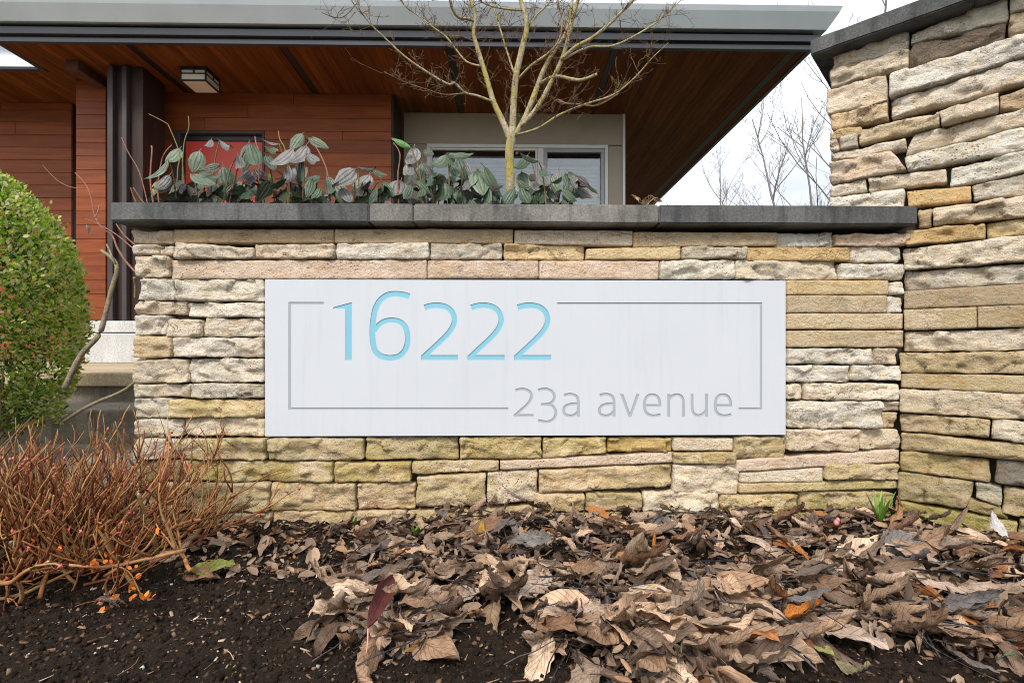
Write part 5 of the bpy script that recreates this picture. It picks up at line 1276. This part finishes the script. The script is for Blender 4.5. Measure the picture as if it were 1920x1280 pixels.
# ------------------------------------------------------------------ clipped box shrub
def box_shrub():
    Y = 1.75; c = Vector((-1.90, Y, 0)); base = Vector((c.x, Y, 0.0))
    root = empty("box_shrub", base, "clipped round green box shrub left of the sign wall", "shrub")
    zt = 1.18; zb = 0.26
    rx = 0.385; rs = np.random.default_rng(3)
    n = 30000
    # superellipsoid profile: wide at two thirds of the way down
    t = rs.random(n) ** 0.85; z = zt - (zt - zb) * t; a = rs.uniform(0, 2 * math.pi, n)
    prof = np.where(t < 0.62, np.sqrt(np.clip(1 - ((0.62 - t) / 0.62) ** 2.3, 0, 1)), 1 - 0.22 * ((t - 0.62) / 0.38) ** 1.6)
    depth = rs.random(n) ** 3 * 0.16
    lump = np.array([noise.noise(Vector((math.cos(q) * 3, math.sin(q) * 3, zz * 9))) for q, zz in zip(a, z)])
    r = rx * prof * (1 - depth) * (1 + 0.05 * lump) + rs.normal(0, 0.006, n) + np.where(rs.random(n) < 0.05, rs.uniform(0, 0.03, n), 0)
    # thin low down where stems show
    keep = rs.random(n) < np.where(t > 0.5, 1.0 - 0.75 * np.clip((t - 0.5) / 0.4, 0, 1) * (lump > -0.05), 1.0)
    P = np.stack([c.x + np.cos(a) * r, Y + np.sin(a) * r, z], 1)[keep]; n = len(P); a2 = a[keep]; tt = t[keep]
    lv = [(0, 0, 0), (.28, .24, .07), (.28, -.24, .07), (.7, .26, .05), (.7, -.26, .05), (1, 0, -.04), (.35, 0, 0), (.7, 0, -.02)]
    lf = [(0, 6, 1), (0, 2, 6), (1, 6, 3), (6, 7, 3), (6, 2, 7), (2, 4, 7), (3, 7, 5), (7, 4, 5)]
    up = np.clip(0.9 - tt * 1.1, -0.3, 0.9)
    Mx = euler_mats(a2 + rs.normal(0, 0.9, n), -up + rs.normal(-0.1, 0.55, n), rs.normal(0, 0.7, n))
    V, F = scatter(lv, lf, P, Mx, (0.011 + 0.011 * rs.random(n)))
    o = obj("foliage", mesh_np("foliage", V - np.array(base), F, M['box']), root, base); o["kind"] = "stuff"
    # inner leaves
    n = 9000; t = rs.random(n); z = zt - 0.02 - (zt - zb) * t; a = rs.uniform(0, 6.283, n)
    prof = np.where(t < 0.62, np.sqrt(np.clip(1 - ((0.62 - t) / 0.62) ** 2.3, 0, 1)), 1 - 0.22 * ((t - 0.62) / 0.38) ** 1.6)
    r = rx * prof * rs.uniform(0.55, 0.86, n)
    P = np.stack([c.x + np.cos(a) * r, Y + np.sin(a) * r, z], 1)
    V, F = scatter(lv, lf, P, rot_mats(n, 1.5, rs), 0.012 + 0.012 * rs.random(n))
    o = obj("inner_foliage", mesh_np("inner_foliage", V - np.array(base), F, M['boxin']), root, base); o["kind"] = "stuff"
    q = random.Random(9)
    for k in range(46):
        an = q.uniform(0, 6.28) if k > 26 else q.uniform(-2.6, -0.3)
        e = Vector((math.cos(an), math.sin(an), 0)); z1 = q.uniform(0.45, zt - 0.08); f = q.uniform(0.75, 0.97)
        tq = (zt - z1) / (zt - zb); pf_ = math.sqrt(max(0, 1 - ((0.62 - tq) / 0.62) ** 2.3)) if tq < 0.62 else 1 - 0.22 * ((tq - 0.62) / 0.38) ** 1.6
        p0 = base + e * 0.03 + Vector((0, 0, 0.02)); p2 = base + e * rx * pf_ * f + Vector((0, 0, z1)); p1 = base + e * rx * f * q.uniform(0.6, 0.9) + Vector((q.uniform(-.04, .04), 0, z1 * 0.5))
        T = Tubes(); sp = smooth_line([p0, p1, p2], 6); T.add(sp, [0.006 - 0.0042 * i / (len(sp) - 1) for i in range(len(sp))], 6)
        T.build("stem", M['boxstem'], root)
box_shrub()
# low green tuft below it, by the steps
# bare climbing stems beside the wall end
bs = empty("bare_branch", at(150, 690, 1.95), "bare grey branch curving up between box shrub and sign wall", "branch")
for P, w0, w1, mt in ([[(120, 730), (150, 668), (185, 628), (198, 588), (207, 550), (218, 512), (217, 493), (205, 480), (190, 470)], 15, 9, 'baresh'], [[(217, 495), (200, 458)], 5, 4, 'baresh'],
                  [[(256, 512), (236, 490), (220, 465), (210, 441), (190, 427), (177, 403), (172, 376), (162, 348), (141, 324)], 6, 2.4, 'redstem'], [[(158, 354), (130, 350), (105, 336), (80, 310)], 2.6, 1.5, 'redstem'], [[(252, 468), (225, 445), (206, 432), (180, 418), (160, 410)], 4, 2, 'redstem'],
                  [[(254, 460), (232, 440), (218, 420)], 4, 3, 'redstem'], [[(178, 408), (184, 396), (186, 386)], 3.5, 3, 'redstem'], [[(250, 718), (238, 728), (215, 740), (185, 752), (150, 770), (120, 790)], 8, 10, 'baresh'], [[(252, 520), (254, 535), (253, 560)], 8, 6, 'baresh']):
    T = Tubes(); sp = smooth_line([at(x, y, 1.72 + 0.012 * i) for i, (x, y) in enumerate(P)], 5); k = len(sp); wd = 1.75 / FPX / 2 * 0.66
    T.add(sp, [(w0 + (w1 - w0) * i / (k - 1)) * wd * (1 + 0.12 * noise.noise(Vector((i * 0.7, w0, 0)))) for i in range(k)], 9); T.build("stem", M[mt], bs)
obj("dry_leaf", DEAD[3], bs, at(163, 422, 1.74), rot=(0.8, 1.1, 0.5), scale=(0.03,) * 3, color=(0.6, 0.55, 0.5, 1))

# ------------------------------------------------------------------ cut back shrub of red brown stems
def cut_shrub():
    c = on_ground(48, 1085); base = Vector((c.x, c.y, 0.0)); root = empty("cut_back_shrub", base, "dense leafless shrub of cut reddish brown stems with red buds", "shrub")
    q = random.Random(31); tw_ = Tubes(); ends = []; tips = []
    def seg(p, d, L, r, n, droop):
        pts = [p]
        for i in range(n):
            d = (d + Vector((q.uniform(-1, 1), q.uniform(-1, 1), q.uniform(-1, 1) + droop)) * 0.21).normalized(); pts.append(pts[-1] + d * L / n)
        for t_ in pts:
            if t_.y > 1.46: t_.y = 1.46
            t_.z = max(t_.z, 0.012)
        return pts, d
    for k in range(265):
        an = q.uniform(0, 6.283); el = 1.2 * q.random() ** 1.4
        p = base + Vector((q.gauss(0.02, .13), q.gauss(0, .08), q.uniform(0.005, 0.10)))
        d = Vector((math.cos(an) * math.cos(el), math.sin(an) * math.cos(el) * 0.8, math.sin(el)))
        L = q.uniform(0.15, 0.32) * (0.88 + 0.02 * (math.cos(an) > 0.2)) * (1 - 0.25 * math.sin(el)); r = q.uniform(0.0018, 0.0052)
        pts, d2 = seg(p, d, L, r, 7, 0.35)
        main = k < 90
        if main:
            sm = smooth_line(pts, 3); T = Tubes(); T.add(sm, [r * (1 - 0.45 * i / len(sm)) for i in range(len(sm))], 7); T.build("stem", M['stemred'], root); ends.append((tuple(pts[-1]), r * 0.62))
        else: tw_.add(pts, [r * (1 - 0.45 * i / 7) for i in range(8)], 5)
        for b in range(q.randint(4, 7)):
            i = q.randint(2, 7); dd = (d2 * 0.9 + Vector((q.uniform(-1, 1), q.uniform(-1, 1), q.uniform(-.4, 1))) * 0.6).normalized()
            p2, d3 = seg(pts[i], dd, q.uniform(0.04, 0.15), r * .5, 5, 0.3)
            tw_.add(p2, [max(0.0007, r * 0.55 * (1 - 0.4 * j / 5)) for j in range(6)], 4)
            tips.append((p2[-1], d3))
            if q.random() < 0.45:
                p3, d4 = seg(p2[3], (d3 + Vector((q.uniform(-1, 1), q.uniform(-1, 1), q.uniform(-.3, .8))) * 0.6).normalized(), q.uniform(0.03, 0.09), r * .3, 3, 0.3)
                tw_.add(p3, [0.0009, 0.0008, 0.0007, 0.0006], 4); tips.append((p3[-1], d4))
    for k in range(16):
        an = q.uniform(0, 6.283); p = base + Vector((q.gauss(0.0, .12), q.gauss(-0.03, .07), q.uniform(0.0, 0.08))); el = q.uniform(-0.05, 0.9)
        pts, d2 = seg(p, Vector((math.cos(an) * math.cos(el), math.sin(an) * math.cos(el) * 0.8, math.sin(el))), q.uniform(0.16, 0.30), 0.008, 7, 0.25); r = q.uniform(0.005, 0.009)
        sm = smooth_line(pts, 3); T = Tubes(); T.add(sm, [r * (1 - 0.4 * i / len(sm)) * (1 + 0.2 * noise.noise(Vector((i * 0.6, k, 0)))) for i in range(len(sm))], 8); T.build("stem", M['boxstem'], root); ends.append((tuple(pts[-1]), r * 0.6))
    tw_.build("twigs", M['stemred'], root, kind='stuff', origin=base)
    # pale cut ends of the pruned stems
    EP = np.array([e[0] for e in ends]); V, F = scatter(octv, octf, EP, rot_mats(len(EP), 1.0, np.random.default_rng(8)), np.array([e[1] for e in ends]))
    o = obj('cut_ends', mesh_np('cut_ends', V - np.array(base), F, M['cutend']), root, base); o['kind'] = 'stuff'
    # buds at the tips
    q.shuffle(tips); BP = np.array([tuple(t[0]) for t in tips if t[0].x > base.x - 0.3][:170]); n = len(BP)
    rg = np.random.default_rng(4)
    V, F = scatter(octv, octf, np.repeat(BP, 2, 0) + rg.normal(0, 0.0022, (2 * n, 3)), rot_mats(2 * n, 1.0, rg), np.stack([rg.uniform(.002, .0035, 2 * n), rg.uniform(.002, .0035, 2 * n), rg.uniform(.004, .009, 2 * n)], 1))
    o = obj("buds", mesh_np("buds", V - np.array(base), F, M['bud']), root, base); o["kind"] = "stuff"
    # orange young leaves low on the right
    OP = []
    for (px, py, m) in ((118, 1030, 5), (172, 1058, 7), (205, 1052, 8), (255, 1088, 5), (250, 1112, 4), (272, 1124, 9), (210, 1135, 5), (200, 1122, 4), (235, 1062, 4), (296, 990, 3), (190, 990, 3), (60, 1000, 3)):
        for _ in range(m): OP.append(tuple(at(px + q.gauss(0, 7), py + q.gauss(0, 5), q.uniform(1.00, 1.05))))
    OP = np.array(OP); n = len(OP)
    lv = [(0, 0, 0), (.35, .28, .08), (.35, -.28, .08), (.8, .2, .05), (.8, -.2, .05), (1, 0, 0)]; lf = [(0, 2, 1), (1, 2, 3), (2, 4, 3), (3, 4, 5)]
    V, F = scatter(lv, lf, OP, rot_mats(n, 1.2, rg), rg.uniform(.009, .017, n))
    o = obj("orange_leaves", mesh_np("orange_leaves", V - np.array(base), F, M['orange']), root, base); o["kind"] = "stuff"
    T = Tubes()
    for P in ([(175, 1000), (195, 1050), (240, 1070), (262, 1110), (272, 1125)], [(185, 960), (178, 1030), (172, 1060)], [(240, 1068), (215, 1110), (205, 1135)]):
        sp = smooth_line([at(x, y, 1.03) for x, y in P], 4); T.add(sp, [.0013] * len(sp), 4)
    o = T.build("leaf_stems", M['stemred'], root, kind='stuff')
cut_shrub()
